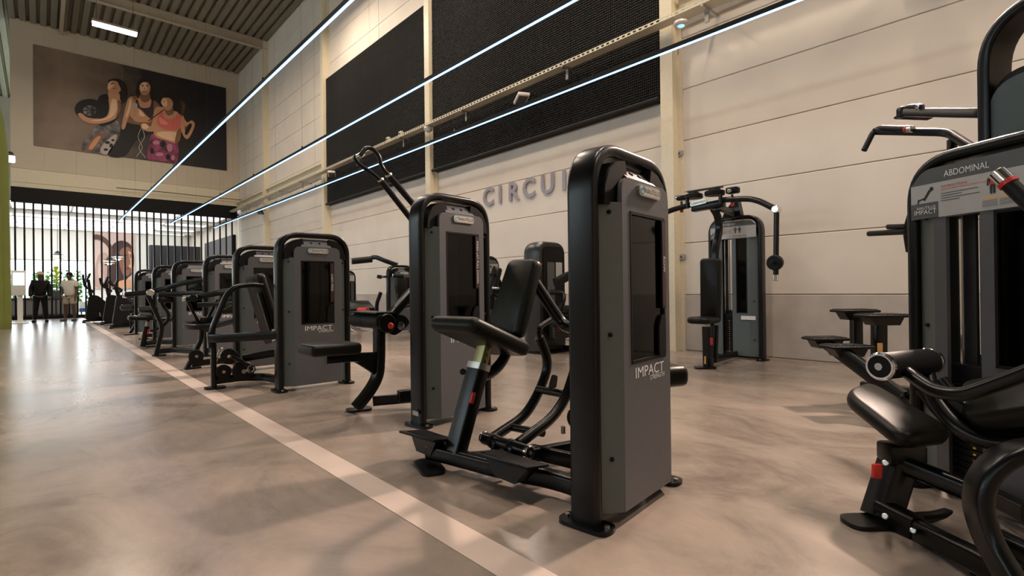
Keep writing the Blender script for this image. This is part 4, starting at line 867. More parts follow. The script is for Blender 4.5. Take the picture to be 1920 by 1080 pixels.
# --- assisted chin and dip machine behind it
tk = thing('chin_dip_machine', 'tall black chin-up and dip machine with four step plates, behind the abdominal machine', 'weight machine', (4.2, 0.8, 0), 'machines at the right edge')
ek = V((-0.5, -0.866, 0)); nk = V((-0.866, 0.5, 0)); Ok = V((3.70, 0.37, 0))
def K(d, w, z): return Ok+ek*d-nk*w+V((0, 0, z))
part(tk, 'upright_frame', sweep([K(0.03, 0.09, 0.01), K(0.03, 0.09, 2.36), K(0.72, 0.09, 2.36), K(0.72, 0.09, 0.01)], rrect(0.18, 0.06, 0.02, 4), r=0.26, up=ek, n=10), M_FRAME, ang=45)
for d in (0.03, 0.72): plate_foot(tk, K(d, 0.09, 0)[:2], nk, 0.26, 0.11)
part(tk, 'front_panel', prism(K(0, 0.02, 0), ek, V((0, 0, 1)), poly2([(0.05, 0.06), (0.70, 0.06), (0.70, 2.02), (0.05, 2.02)], [0, 0, 0.16, 0.16], 8), -0.02, 0), mat('teal_dark_panel', (0.045, 0.065, 0.066), 0.4), ang=40)
part(tk, 'panel_hood', prism(K(0, 0.02, 0), ek, V((0, 0, 1)), poly2([(0.05, 1.75), (0.70, 1.75), (0.70, 2.06), (0.05, 2.06)], [0, 0, 0.18, 0.18], 8), -0.14, -0.025), M_BLACK, ang=40)
tube(tk, 'chin_bar', [P(1860, 214, D=2.9), P(1838, 212, D=2.95), P(1692, 211, D=3.5)], rrect(0.045, 0.055, 0.012, 3), 0.04)
part(tk, 'bar_end', obox(P(1690, 211, D=3.5), RGT, (0, 0, 1), fwd, 0.04, 0.075, 0.06, 0.015), M_FRAME)
part(tk, 'bar_plate', obox(P(1712, 220, D=3.45), P(1750, 221, D=3.3)-P(1690, 219, D=3.5), (0, 0, 1), fwd, 0.24, 0.02, 0.06, 0.006), M_FRAME)
g = part(tk, 'chin_grip', sweep([P(1694, 208, D=3.5), P(1703, 201, D=3.45), P(1724, 200, D=3.35)], circ(0.019, 12), r=0.03), M_RUBBER)
part(g, 'grip_cap', cyl(P(1722, 200, D=3.36), P(1728, 201, D=3.32), 0.021, 14, 0.003), M_CHROME); part(g, 'grip_ring', cyl(P(1696, 207, D=3.5), P(1698, 205, D=3.48), 0.022, 12), M_RED)
tube(tk, 'chin_bar', [P(1830, 282, D=3.0), P(1780, 250, D=3.25), P(1765, 248, D=3.3), P(1640, 246, D=3.75)], rrect(0.04, 0.05, 0.012, 3), 0.06)
tube(tk, 'side_handle', [P(1642, 244, D=3.75), P(1636, 250, D=3.75), P(1620, 282, D=3.75)], circ(0.019, 12), 0.02, M_RUBBER)
g = part(tk, 'chin_grip', sweep([P(1643, 244, D=3.74), P(1652, 240, D=3.7), P(1705, 242, D=3.45)], circ(0.021, 12), r=0.03), M_RUBBER)
part(g, 'grip_cap', cyl(P(1703, 242, D=3.46), P(1712, 242, D=3.42), 0.022, 14, 0.003), M_CHROME); part(g, 'grip_ring', cyl(P(1699, 242, D=3.48), P(1703, 242, D=3.46), 0.024, 12), M_RED)
tube(tk, 'bar_stay', [P(1785, 262, D=3.22), P(1785, 285, D=3.22), P(1800, 330, D=3.15)], rrect(0.045, 0.045, 0.01), 0)
tube(tk, 'dip_bar', [P(1630, 438, D=3.7), P(1700, 434, D=3.3)], circ(0.02, 12), 0)
tube(tk, 'dip_bar', [P(1666, 425, D=3.5), P(1700, 424, D=3.3)], circ(0.018, 12), 0)
tube(tk, 'dip_column', [P(1710, 470, D=3.35), P(1704, 430, D=3.32), P(1720, 380, D=3.2)], SQ, 0.05)
for (x0, x1, y, D) in ((1568, 1637, 583, 4.35), (1614, 1693, 592, 4.05), (1514, 1580, 635, 4.25), (1547, 1626, 650, 3.95)):
    a, b = P(x0, y, D=D), P(x1, y, D=D); w = (b-a).length; c = (a+b)/2; u = (b-a); u.z = 0; u.normalize(); v = V((0, 0, 1)).cross(u)
    pl = part(tk, 'step_plate', obox(c, u, v, (0, 0, 1), w, 0.20, 0.022, 0.009), M_BLACK)
    part(pl, 'tread', merge(*[obox(c+u*((k+0.5)/11-0.5)*w*0.9+V((0, 0, 0.013)), u, v, (0, 0, 1), 0.011, 0.18, 0.008) for k in range(11)]), M_RUBBER)
    part(pl, 'bracket', prism(c-V((0, 0, 0.012)), u, V((0, 0, 1)), [(-w*0.28, -0.06), (w*0.3, -0.06), (w*0.4, 0), (-w*0.4, 0)], -0.06, 0.06), M_FRAME)
tube(tk, 'step_column', [P(1605, 588, D=4.35), P(1606, 668, D=4.35)], rrect(0.075, 0.075, 0.01, 2), 0, up=(0.7, 0.7, 0))
tube(tk, 'step_column', [P(1648, 598, D=4.05), P(1648, 672, D=4.05)], rrect(0.085, 0.085, 0.01, 2), 0, up=(0.7, 0.7, 0))
part(tk, 'sticker', obox(P(1650, 653, D=3.99), RGT, (0, 0, 1), fwd, 0.04, 0.08, 0.003), M_ORG)
tube(tk, 'step_diagonal', [P(1572, 655, D=3.95), P(1690, 745, D=3.55)], rrect(0.07, 0.10, 0.012, 2), 0)
tube(tk, 'step_diagonal', [P(1545, 640, D=4.25), P(1655, 722, D=3.9)], rrect(0.07, 0.09, 0.012, 2), 0)
tube(tk, 'base_beam', [P(1625, 725, D=4.1), P(1740, 742, D=3.45), P(1800, 760, D=3.0)], rrect(0.10, 0.09, 0.02, 2), 0)
tube(tk, 'base_leg', [P(1690, 738, D=3.6), P(1692, 800, D=3.6)], rrect(0.09, 0.09, 0.02, 2), 0)
plate_foot(tk, P(1690, 806, Z=0)[:2], (1, -1, 0), 0.3, 0.2)

# ================================================================== WALL FITTINGS
# acoustic foam fields, tile by tile
def rib_tile(w, h):
    vs_, fs = [], []; n = 24; d = 0.035; cw, ch = w/n, h/n
    for i in range(n):
        for k in range(n):
            q = len(vs_); y, z = i*cw, k*ch
            vs_ += [V((0, y, z)), V((0, y+cw, z)), V((0, y+cw, z+ch)), V((0, y, z+ch)), V((-d, y+cw*0.22, z+ch*0.22)), V((-d, y+cw*0.78, z+ch*0.22)), V((-d, y+cw*0.78, z+ch*0.78)), V((-d, y+cw*0.22, z+ch*0.78))]
            fs += [(q+7, q+6, q+5, q+4), (q+4, q+5, q+1, q), (q+5, q+6, q+2, q+1), (q+6, q+7, q+3, q+2), (q+7, q+4, q, q+3)]
    return vs_, fs
for (y0, y1, lab) in ((4.47, 10.86, 'large black foam wall field nearest the camera, left of the cream column'), (11.14, 17.36, 'black foam wall field further back, between two cream columns')):
    z0, z1 = 3.93, 8.27
    r = thing('acoustic_panel', lab, 'wall panel', (XW-0.14, y0, z0), 'black acoustic fields on the right-hand wall')
    part(r, 'backing', bevelled(box(XW-0.10, XW, y0, y1, z0, z1), 0.02, 1), M_ACOU, smooth=False)
    nc, nr = 7, 4; tw, thh = (y1-y0)/nc, (z1-z0-0.05)/nr
    me = mesh_of('foam_tile', rib_tile(tw-0.006, thh-0.006), M_ACOU, smooth=False)
    for i in range(nc):
        for k in range(nr): inst(me, 'foam_tile', r, (0.04-0.006*((i*3+k*5) % 3), i*tw, 0.05+k*thh))
    part(r, 'bottom_lip', sweep([V((XW-0.15, y0, z0+0.035)), V((XW-0.15, y1, z0+0.035))], circ(0.04, 10)), M_ACOU)
# CIRCUIT lettering
yC = {}
for ch, px, py, tag_ in (('C', 916, 374, 'first'), ('I', 938, 369, 'second'), ('R', 963, 362, 'third'), ('C', 992, 356, 'fourth'), ('U', 1027, 349, 'fifth'), ('I', 1058, 343, 'sixth'), ('T', 1090, 336, 'seventh')):
    c = P(px, py, X=XW-0.02); c.z = 3.02
    solo('wall_letter', text_vf(ch, 0.545, c, V((0, -1, 0)), V((0, 0, 1)), extr=0.02, bold=0.022), M_LETTER, 'grey raised letter %s, %s of the word on the cream wall' % (ch, tag_), 'letter', 'letters of the wall word CIRCUIT', loc=c, smooth=False)
# cable tray
zt_ = P(805, 237, X=7.02).z; XT = 7.02
r = thing('cable_tray', 'long perforated metal cable tray running along the right-hand wall', 'cable tray', (XT, 10, zt_))
part(r, 'tray_floor', box(XT-0.10, XT+0.10, -6, YE-0.1, zt_-0.002, zt_+0.002), M_TRAY, smooth=False)
for s in (-1, 1):
    x = XT+s*0.10
    nseg = 330; dy = (YE-0.1+6)/nseg
    webs = [box(x-0.002, x+0.002, -6+dy*k, -6+dy*(k+0.45), zt_+0.016, zt_+0.044) for k in range(nseg)]
    part(r, 'tray_side', merge(box(x-0.003, x+0.003, -6, YE-0.1, zt_, zt_+0.016), box(x-0.003, x+0.003, -6, YE-0.1, zt_+0.044, zt_+0.06), *webs), M_TRAY, smooth=False)
for y in (1.5, 3.55, 6.2, 9.2, 11.9, 14.6, 16.6, 19.0, 21.2, 25.5):
    part(r, 'wall_bracket', merge(box(XT-0.12, XW-0.17 if 4.4 < y < 17.4 else XW-0.02, y-0.02, y+0.02, zt_-0.04, zt_-0.003)), M_STEEL, smooth=False)
    part(r, 'bracket_drop', box(XT+0.02, XT+0.05, y-0.03, y+0.03, zt_-0.22, zt_-0.04), M_STEEL, smooth=False)
part(r, 'power_cable', sweep([V((XT, -6, zt_+0.02)), V((XT+0.02, 5, zt_+0.02)), V((XT-0.02, 15, zt_+0.02)), V((XT, YE-0.3, zt_+0.02))], circ(0.018, 8)), M_BLACK)
# small devices on tray and columns
c = P(1277, 45, X=6.98)
r = thing('access_point', 'round white wireless access point with blue light under the cable tray', 'access point', c)
part(r, 'housing', lathe(c, [(0.035, 0.06), (0.03, 0.10), (0.0, 0.11), (-0.02, 0.10), (-0.028, 0.07)]), mat('white_device', (0.7, 0.66, 0.62), 0.4))
part(r, 'status_ring', lathe(c-V((0, 0, 0.029)), [(0, 0.05), (-0.004, 0.048)]), mat('blue_status_light', (0.15, 0.4, 1.0), 0.4, emit=3))
for (px, py, s) in ((1268, 97, 'upper'), (1275, 288, 'middle'), (1279, 482, 'lower')):
    c = P(px, py, X=XW-0.03)
    r = thing('junction_box', '%s grey junction box mounted beside the nearest cream column' % s, 'junction box', c, 'junction boxes beside the column')
    part(r, 'cover', obox(c, (0, 1, 0), (0, 0, 1), (1, 0, 0), 0.10, 0.09, 0.055, 0.008), mat('grey_box', (0.33, 0.31, 0.30), 0.5))
    part(r, 'lock', cyl(c-V((0.027, 0, 0)), c-V((0.032, 0, 0)), 0.012, 10), M_BLACK)
c = P(803, 242, X=7.02); c.z = zt_-0.065
r = thing('smoke_detector', 'small white detector hanging under the cable tray at the second column', 'detector', c)
part(r, 'dome', lathe(c, [(0.06, 0.10), (0.02, 0.11), (-0.03, 0.09), (-0.06, 0.05)]), MATS['white_device'])
for (px, py, lab) in ((728, 258, 'pale socket box on the cable tray, nearer of the two'), (752, 247, 'pale socket box on the cable tray, second of the two')):
    c = P(px, py, X=7.02); c.z = zt_+0.125
    r = thing('socket_box', lab, 'socket', c, 'socket boxes on the tray')
    part(r, 'box', obox(c, (0, 1, 0), (0, 0, 1), (1, 0, 0), 0.13, 0.13, 0.08, 0.01), M_TRAY); part(r, 'socket_face', obox(c-V((0.042, 0, 0)), (0, 1, 0), (0, 0, 1), (1, 0, 0), 0.05, 0.05, 0.01), M_BLACK)
def floodlight(c, lab, m, lit=True, aim=0.0):
    r = thing('floodlight', lab, 'floodlight', c, 'floodlights under the tray')
    part(r, 'body', obox(c, (0.5, 1, -0.25), (-1, 0.5, 0), (0.12, 0.2, 1), 0.36, 0.24, 0.07, 0.02), m)
    part(r, 'lens', obox(V(c)-V((0.0, 0.0, 0.038)), (0.5, 1, -0.25), (-1, 0.5, 0), (0.12, 0.2, 1), 0.30, 0.18, 0.008), M_GREYD)
    if lit:
        l = area('floodlight_beam', (0, 0, 0), (-1, aim, -0.78), 0.30, 0.18, FLOOD_W, FLOOD, math.radians(80)); l.parent = r; l.location = (-0.03, 0, -0.06)
    part(r, 'yoke', sweep([V(c)+V((0.02, 0, 0.02)), V(c)+V((0.16, 0.02, 0.10)), V((XW-0.18, c[1], c[2]+0.12))], circ(0.012, 8)), M_FRAME)
floodlight(P(978, 185, X=6.95), 'pale floodlight hanging below the tray in front of the nearest foam field', MATS['white_device'])
floodlight(P(622, 326, X=6.95), 'pale floodlight hanging below the tray at the far foam field', MATS['white_device'])
floodlight(P(488, 398, X=7.0), 'black floodlight on the cream wall near the slatted partition', M_BLACK, lit=False)
floodlight(V((6.95, 1.2, 4.72)), 'unseen extra floodlight below the tray nearest the camera', MATS['white_device'], aim=-0.15)  # extra lamp out of view, added for side light and shadows

# ================================================================== SUSPENDED LIGHTS
ZL = 3.70
for (pf_, pn, lab) in (((225, 415), (652, 0), 'leftmost of the three suspended blue-white LED lines'), ((318, 420), (1083, 0), 'middle of the three suspended blue-white LED lines'), ((398, 427), (1520, 0), 'rightmost suspended blue-white LED line, closest to the wall')):
    a, b = P(*pf_, Z=ZL), P(*pn, Z=ZL); x = (a.x+b.x)/2; y1 = a.y
    y0 = -3.0
    r = thing('led_line', lab, 'light', (x, y1, ZL), 'suspended LED lines')
    part(r, 'profile', box(x-0.016, x+0.016, y0, y1, ZL+0.004, ZL+0.055), M_BLACK, smooth=False)
    part(r, 'diffuser', box(x-0.012, x+0.012, y0, y1, ZL-0.006, ZL+0.004), M_LED, smooth=False)
    y = y1-1.5
    while y > y0:
        part(r, 'suspension_wire', box(x-0.001, x+0.001, y-0.001, y+0.001, ZL+0.06, ZC+0.03), M_BLACK, smooth=False)
        part(r, 'wire_clip', box(x-0.01, x+0.01, y-0.015, y+0.015, ZL+0.06, ZL+0.09), M_BLACK, smooth=False)
        y -= 3.1
    if x > 5: continue
r = thing('support_wire', 'thin dark wire strung in front of the end wall below the poster', 'wire', P(218, 352, Y=YE-0.3))
part(r, 'wire', sweep(PS([(218, 352), (315, 361), (398, 370), (472, 377)], Y=YE-0.3), circ(0.016, 6)), M_BLACK)


def ceiling_light(x, y, z, power, lab):
    r = thing('ceiling_light', lab, 'light', (x, y, z), 'linear ceiling lights')
    part(r, 'housing', box(x-0.62, x+0.62, y-0.09, y+0.09, z+0.01, z+0.09), M_BEAM, smooth=False)
    part(r, 'diffuser', box(x-0.60, x+0.60, y-0.09, y+0.09, z-0.09, z+0.01), M_LAMP, smooth=False)
    for s in (-0.5, 0.5): part(r, 'suspension_wire', box(x+s-0.004, x+s+0.004, y-0.004, y+0.004, z+0.09, ZC), M_BLACK, smooth=False)
    part(r, 'junction_box', box(x-0.10, x+0.10, y-0.07, y+0.07, ZC-0.16, ZC-0.02), M_BLACK, smooth=False)
    l = area('lamp_emission', (x, y, z-0.10), (0, 0, -1), 1.2, 0.18, power, WARM); l.parent = r; l.location = (0, 0, -0.10)
zl_ = P(215, 52, Y=22.0).z
ceiling_light(1.92, 22.0, zl_, LAMP_W, 'bright linear ceiling light hanging above the far end of the row')
ORD = {15.0: 'second', 8.5: 'third', 2.0: 'fourth', -4.5: 'fifth'}
for x_, xl in ((1.92, 'above the machine row'), (5.2, 'close to the right-hand wall')):  # unseen repeats of the visible fixture, put in to light the hall
    for y_ in (15.0, 8.5, 2.0, -4.5):
        ceiling_light(x_, y_, zl_, LAMP_W, 'unseen linear ceiling light %s, %s from the far end' % (xl, ORD[y_]))

# ================================================================== END WALL: POSTER AND SLATS
def flat(root, name, pts, m, off, sc, ox, oy, Y):
    """flat printed shape on a wall facing the camera (-Y)"""
    w = [P(ox+a/sc, oy+b/sc, Y=Y) for a, b in pts]
    o = V((0, Y-off, 0)); poly = [(p.x, p.z) for p in w]
    ar = sum(poly[i][0]*poly[(i+1) % len(poly)][1]-poly[(i+1) % len(poly)][0]*poly[i][1] for i in range(len(poly)))
    if ar < 0: poly = poly[::-1]
    return part(root, name, prism(o, V((1, 0, 0)), V((0, 0, 1)), poly, 0, 0.002), m, smooth=False)
def smoothp(pts, n=3):
    """Catmull-Rom closed outline"""
    out = []; N = len(pts)
    for i in range(N):
        p0, p1, p2, p3 = [V(pts[(i+k-1) % N]) for k in range(4)]
        for j in range(n):
            t = j/n; q = 0.5*((2*p1)+(p2-p0)*t+(2*p0-5*p1+4*p2-p3)*t*t+(3*p1-p0-3*p2+p3)*t**3); out.append((q[0], q[1]))
    return out
def ell(cx, cy, rx, ry, n=20): return [(cx+rx*math.cos(2*PI*i/n), cy+ry*math.sin(2*PI*i/n)) for i in range(n)]
YP = YE-0.03
pm = bpy.data.materials.new('poster_backdrop'); pm.use_nodes = True
nt = pm.node_tree; b_ = nt.nodes['Principled BSDF']; tc = nt.nodes.new('ShaderNodeTexCoord'); sp_ = nt.nodes.new('ShaderNodeSeparateXYZ')
rp = nt.nodes.new('ShaderNodeValToRGB'); nz = nt.nodes.new('ShaderNodeTexNoise'); nz.inputs['Scale'].default_value = 1.4; nz.inputs['Detail'].default_value = 8
mr = nt.nodes.new('ShaderNodeMapRange'); mr.inputs['From Min'].default_value = 0; mr.inputs['From Max'].default_value = 7.0
ad = nt.nodes.new('ShaderNodeMath'); ad.operation = 'MULTIPLY_ADD'; ad.inputs[1].default_value = 0.35
nt.links.new(tc.outputs['Object'], sp_.inputs[0]); nt.links.new(tc.outputs['Object'], nz.inputs['Vector']); nt.links.new(sp_.outputs['X'], mr.inputs['Value'])
nt.links.new(nz.outputs['Fac'], ad.inputs[0]); nt.links.new(mr.outputs[0], ad.inputs[2]); nt.links.new(ad.outputs[0], rp.inputs['Fac'])
e = rp.color_ramp.elements; e[0].position = 0.05; e[0].color = (0.13, 0.092, 0.066, 1); e[1].position = 1.0; e[1].color = (0.008, 0.008, 0.011, 1)
for pos, c in ((0.30, (0.27, 0.19, 0.135, 1)), (0.52, (0.15, 0.105, 0.076, 1)), (0.72, (0.022, 0.017, 0.016, 1))):
    q = e.new(pos); q.color = c
nt.links.new(rp.outputs['Color'], b_.inputs['Base Color']); b_.inputs['Roughness'].default_value = 0.55
c0, c1 = P(62, 83, Y=YP), P(425, 320, Y=YP)
pr = thing('wall_poster', 'large photo poster of three women in sportswear high on the end wall', 'poster', (c0.x, YP, c1.z))
pn = part(pr, 'print_backdrop', box(c0.x, c1.x, YP-0.02, YP+0.02, c1.z, c0.z), pm, smooth=False)
SK = mat('print_skin', (0.66, 0.33, 0.175), 0.6); SKD = mat('print_skin_shade', (0.27, 0.115, 0.058), 0.6); BK = mat('print_black', (0.008, 0.007, 0.007), 0.6)
GYP = mat('print_grey_camo', (0.16, 0.14, 0.14), 0.6, 0, 0.9, 3.5); PNK = mat('print_coral', (0.75, 0.16, 0.13), 0.6); MAG = mat('print_magenta', (0.24, 0.045, 0.10), 0.6, 0, 0.95, 3.0); HAIR = mat('print_hair', (0.022, 0.011, 0.008), 0.6); WHP = mat('print_pale', (0.5, 0.42, 0.38), 0.6)
HLT = mat('print_skin_light', (0.95, 0.62, 0.38), 0.6); TOP = mat('print_dark_top', (0.05, 0.025, 0.03), 0.6); HRL = mat('print_hair_light', (0.10, 0.045, 0.022), 0.6)
def fp(pts, m, k, name='print_shape', sm=True): flat(pr, name, smoothp(pts) if sm else pts, m, 0.022+0.003*k, 3.177, 0, 0, YP)
def fe(cx, cy, rx, ry, m, k, name='print_shape', n=18): flat(pr, name, ell(cx, cy, rx, ry, n), m, 0.022+0.003*k, 3.177, 0, 0, YP)
# left woman with the ball
fp([(590, 742), (690, 715), (716, 770), (692, 840), (650, 922), (560, 912), (498, 905), (486, 868), (530, 800)], GYP, 0)
fp([(512, 884), (556, 818), (596, 796), (628, 806), (590, 850), (540, 903)], SKD, 1); fp([(528, 880), (570, 822), (600, 812), (584, 846), (548, 890)], SK, 2)
fp([(600, 880), (650, 826), (690, 800), (692, 830), (652, 912), (606, 916)], WHP, 1)
for a, b, c, d in ((640, 850, 16, 9), (662, 868, 12, 14), (630, 892, 14, 8), (672, 836, 10, 7)): fe(a, b, c, d, BK, 2, n=7)
fp([(582, 592), (640, 560), (722, 582), (716, 652), (692, 716), (640, 746), (586, 738)], BK, 1)
fp([(640, 486), (690, 468), (744, 494), (760, 560), (742, 612), (712, 604), (690, 560), (700, 510)], HAIR, 3, 'print_hair')
fp([(644, 552), (660, 530), (702, 548), (714, 584), (680, 596), (648, 584)], SK, 4)
fp([(640, 520), (648, 492), (672, 482), (704, 492), (718, 520), (716, 544), (690, 556), (664, 552), (646, 546)], SK, 5, 'print_face')
fp([(640, 518), (650, 496), (672, 490), (676, 508), (660, 528), (646, 536)], HLT, 6); fp([(660, 500), (676, 494), (678, 499), (662, 505)], HAIR, 7); fp([(672, 528), (690, 524), (690, 530), (674, 533)], SKD, 7)
fp([(700, 486), (744, 500), (756, 560), (736, 606), (714, 590), (722, 540)], HAIR, 7, 'print_hair')
fe(532, 652, 88, 62, BK, 4, 'print_ball', 28); fe(534, 660, 40, 32, GYP, 5, 'print_ball_mark')
for a in range(6): 
    t_ = a*PI/3; fp([(534+12*math.cos(t_-0.3), 660+10*math.sin(t_-0.3)), (534+62*math.cos(t_-0.06), 658+44*math.sin(t_-0.06)), (534+62*math.cos(t_+0.06), 658+44*math.sin(t_+0.06)), (534+12*math.cos(t_+0.3), 660+10*math.sin(t_+0.3))], BK, 6, 'print_ball_mark', False)
fp([(648, 585), (690, 574), (720, 606), (706, 684), (668, 718), (596, 738), (524, 732), (480, 706), (464, 680), (486, 676), (522, 702), (598, 708), (638, 688), (650, 640)], SK, 7, 'print_arm')
fp([(664, 598), (692, 600), (694, 660), (662, 702), (596, 722), (540, 718), (600, 712), (648, 690)], HLT, 8); fp([(700, 600), (720, 612), (706, 684), (690, 700), (704, 650)], SKD, 8)
# middle woman
fp([(742, 734), (905, 748), (886, 800), (808, 842), (742, 932), (640, 922), (704, 830)], BK, 1)
fp([(766, 586), (830, 572), (905, 590), (955, 640), (930, 700), (890, 748), (756, 730), (740, 690)], SKD, 2)
fp([(800, 600), (842, 584), (900, 596), (910, 640), (890, 720), (800, 722), (790, 660)], SK, 3)
fp([(806, 604), (820, 596), (836, 640), (890, 640), (902, 604), (914, 614), (906, 700), (860, 696), (812, 676)], TOP, 4)
fp([(840, 545), (886, 545), (892, 596), (862, 612), (836, 592)], SKD, 4)
fp([(812, 520), (826, 480), (862, 464), (900, 478), (918, 520), (920, 590), (902, 604), (890, 560), (834, 560), (824, 590), (810, 560)], HAIR, 4, 'print_hair')
fe(862, 524, 33, 44, SK, 5, 'print_face'); fe(856, 520, 22, 30, HLT, 6, 'print_face')
fp([(832, 508), (838, 484), (862, 476), (888, 484), (894, 512), (880, 494), (862, 490), (844, 496)], HAIR, 7, 'print_hair')
for ex_ in (848, 877): fe(ex_, 516, 6, 3, HAIR, 7, 'print_eye', 8); fe(ex_, 508, 9, 2, HAIR, 7, 'print_brow', 8)
fe(862, 547, 16, 7, SKD, 7, 'print_smile'); fe(862, 546, 13, 4, WHP, 8, 'print_smile'); fp([(860, 520), (866, 534), (858, 534)], SK, 7, 'print_nose')
fp([(762, 590), (792, 584), (788, 650), (760, 712), (742, 766), (724, 764), (736, 690)], SK, 5, 'print_arm'); fp([(770, 600), (782, 596), (776, 650), (754, 700), (750, 690), (764, 640)], HLT, 6)
fp([(776, 660), (800, 640), (836, 652), (872, 690), (900, 716), (880, 732), (830, 716), (780, 700)], SK, 6, 'print_arm'); fp([(800, 650), (830, 656), (862, 690), (840, 694), (806, 670)], HLT, 7)
flat(pr, 'print_bottle', poly2([(782, 618), (816, 614), (824, 706), (792, 712)], 10), WHP, 0.046, 3.177, 0, 0, YP)
for k in range(4): fp([(784, 650+14*k), (822, 646+14*k), (826, 656+14*k), (788, 661+14*k)], SK, 10, 'print_finger')
# right woman
fp([(905, 800), (985, 812), (1058, 850), (1052, 972), (990, 964), (882, 950), (886, 870)], MAG, 2)
for a, b, c, d in ((930, 850, 22, 14), (1010, 880, 18, 26), (950, 920, 26, 12), (1030, 940, 12, 18)): fe(a, b, c, d, mat('print_rose', (0.55, 0.22, 0.30), 0.6), 3, 'print_pattern', 7)
for a, b, c, d in ((970, 860, 18, 22), (905, 900, 12, 20), (1000, 935, 14, 18)): fe(a, b, c, d, BK, 4, 'print_pattern', 7)
fp([(920, 652), (972, 640), (1030, 660), (1092, 690), (1080, 770), (1060, 852), (985, 836), (916, 800)], SK, 4)
fp([(940, 790), (985, 784), (1050, 790), (1048, 840), (985, 828), (936, 806)], HLT, 5); fp([(1056, 780), (1078, 770), (1062, 850), (1040, 846)], SKD, 6)
fp([(945, 672), (966, 664), (982, 706), (1030, 708), (1058, 682), (1080, 694), (1068, 768), (1000, 778), (936, 742)], PNK, 6); fp([(946, 700), (976, 716), (1000, 740), (960, 740)], mat('print_coral_light', (0.9, 0.3, 0.24), 0.6), 7)
fp([(966, 580), (986, 550), (1024, 542), (1072, 566), (1106, 604), (1100, 668), (1074, 700), (1056, 660), (1044, 610), (1010, 590)], HAIR, 5, 'print_hair'); fp([(1072, 600), (1104, 620), (1096, 668), (1078, 690), (1082, 640)], HRL, 6, 'print_hair')
fp([(990, 640), (1024, 640), (1034, 672), (1004, 690), (984, 668)], SKD, 6)
fp([(958, 608), (972, 582), (1006, 578), (1030, 606), (1024, 644), (1000, 660), (974, 646), (966, 628)], SK, 7, 'print_face'); fp([(960, 608), (974, 590), (992, 594), (994, 630), (976, 640), (966, 626)], HLT, 8)
fp([(968, 582), (990, 556), (1030, 562), (1046, 610), (1036, 640), (1026, 604), (1002, 584)], HAIR, 9, 'print_hair'); fe(976, 606, 5, 3, HAIR, 9, 'print_eye', 8); fe(974, 636, 7, 3, SKD, 9, 'print_mouth', 8)
fp([(924, 650), (950, 660), (936, 720), (930, 772), (890, 786), (846, 770), (838, 744), (862, 734), (896, 752), (912, 700)], SK, 7, 'print_arm'); fp([(846, 744), (866, 738), (884, 756), (870, 770), (848, 764)], HLT, 8)
fp([(1084, 690), (1112, 730), (1140, 718), (1160, 742), (1140, 798), (1114, 830), (1090, 808), (1076, 760)], SK, 7, 'print_arm'); fp([(1098, 760), (1112, 752), (1124, 780), (1108, 800)], SKD, 8)
fp([(1106, 770), (1126, 738), (1142, 748), (1116, 802), (1100, 800)], BK, 9)
for pts in ([(836, 770), (820, 820), (846, 880), (812, 930), (815, 931), (849, 880), (823, 820), (839, 772)], [(846, 770), (858, 820), (824, 880), (862, 938), (865, 936), (828, 880), (862, 820), (849, 770)]): fp(pts, WHP, 6, 'print_rope')
fp([(880, 720), (980, 650), (983, 654), (882, 726)], BK, 10, 'print_rope', False)

# slatted partition under the end wall
r = thing('slatted_partition', 'tall black partition of evenly spaced vertical bars across the far end', 'partition', (3.2, YE, 0))
part(r, 'top_rail', box(-0.86, XW-0.12, YE-0.06, YE+0.10, zb3, zb2+0.0), M_BLACK, smooth=False)
part(r, 'bottom_rail', box(-0.86, XW-0.12, YE-0.05, YE+0.05, 0.0, 0.14), M_BLACK, smooth=False)
xa_, xb_ = P(28, 400, Y=YE).x, P(435, 430, Y=YE).x
bm_ = mesh_of('bar', bevelled(box(-0.03, 0.03, -0.05, 0.05, 0.14, zb3), 0.006, 1), M_BLACK, smooth=False)
for i in range(30): inst(bm_, 'bar', r, (xa_+(xb_-xa_)*i/29-3.2, 0, 0))

# green portal at the left edge
gx = P(17.5, 420, Y=21.0)
pt = [(-3.4, 0), (P(21, 610, Y=21.0).x, 0), (P(17, 400, Y=21.0).x, P(17, 400, Y=21.0).z), (P(15, 285, Y=21.0).x, P(15, 285, Y=21.0).z), (P(8, 230, Y=21.0).x, P(8, 230, Y=21.0).z), (P(-4, 180, Y=21.0).x, P(-4, 180, Y=21.0).z), (-2.2, 9.3), (-3.4, 9.3)]
r = thing('green_portal', 'olive green tall wall element with sloping shoulder at the left edge', 'wall element', (-2.0, 21.0, 0))
part(r, 'front_sheet', prism(V((0, 21.0, 0)), V((1, 0, 0)), V((0, 0, 1)), pt, -0.5, 0.0), M_GREEN, smooth=False)
part(r, 'corner_trim', prism(V((0, 21.0, 0)), V((1, 0, 0)), V((0, 0, 1)), [(a-0.16, b) for a, b in pt[1:6]]+[(a-0.24, b) for a, b in pt[1:6]][::-1], 0.0, 0.02), M_GREEN, smooth=False)
c = P(19, 298, Y=24)
r = thing('wall_lamp', 'small bright lamp beside the green element at left', 'lamp', c)
part(r, 'bracket', cyl(c+V((0, 0.1, 0.18)), c+V((0, 0, 0.16)), 0.09, 12, 0.01), M_BLACK); part(r, 'light_box', obox(c, (1, 0, 0), (0, 1, 0), (0, 0, 1), 0.24, 0.2, 0.2, 0.03), M_LAMP)

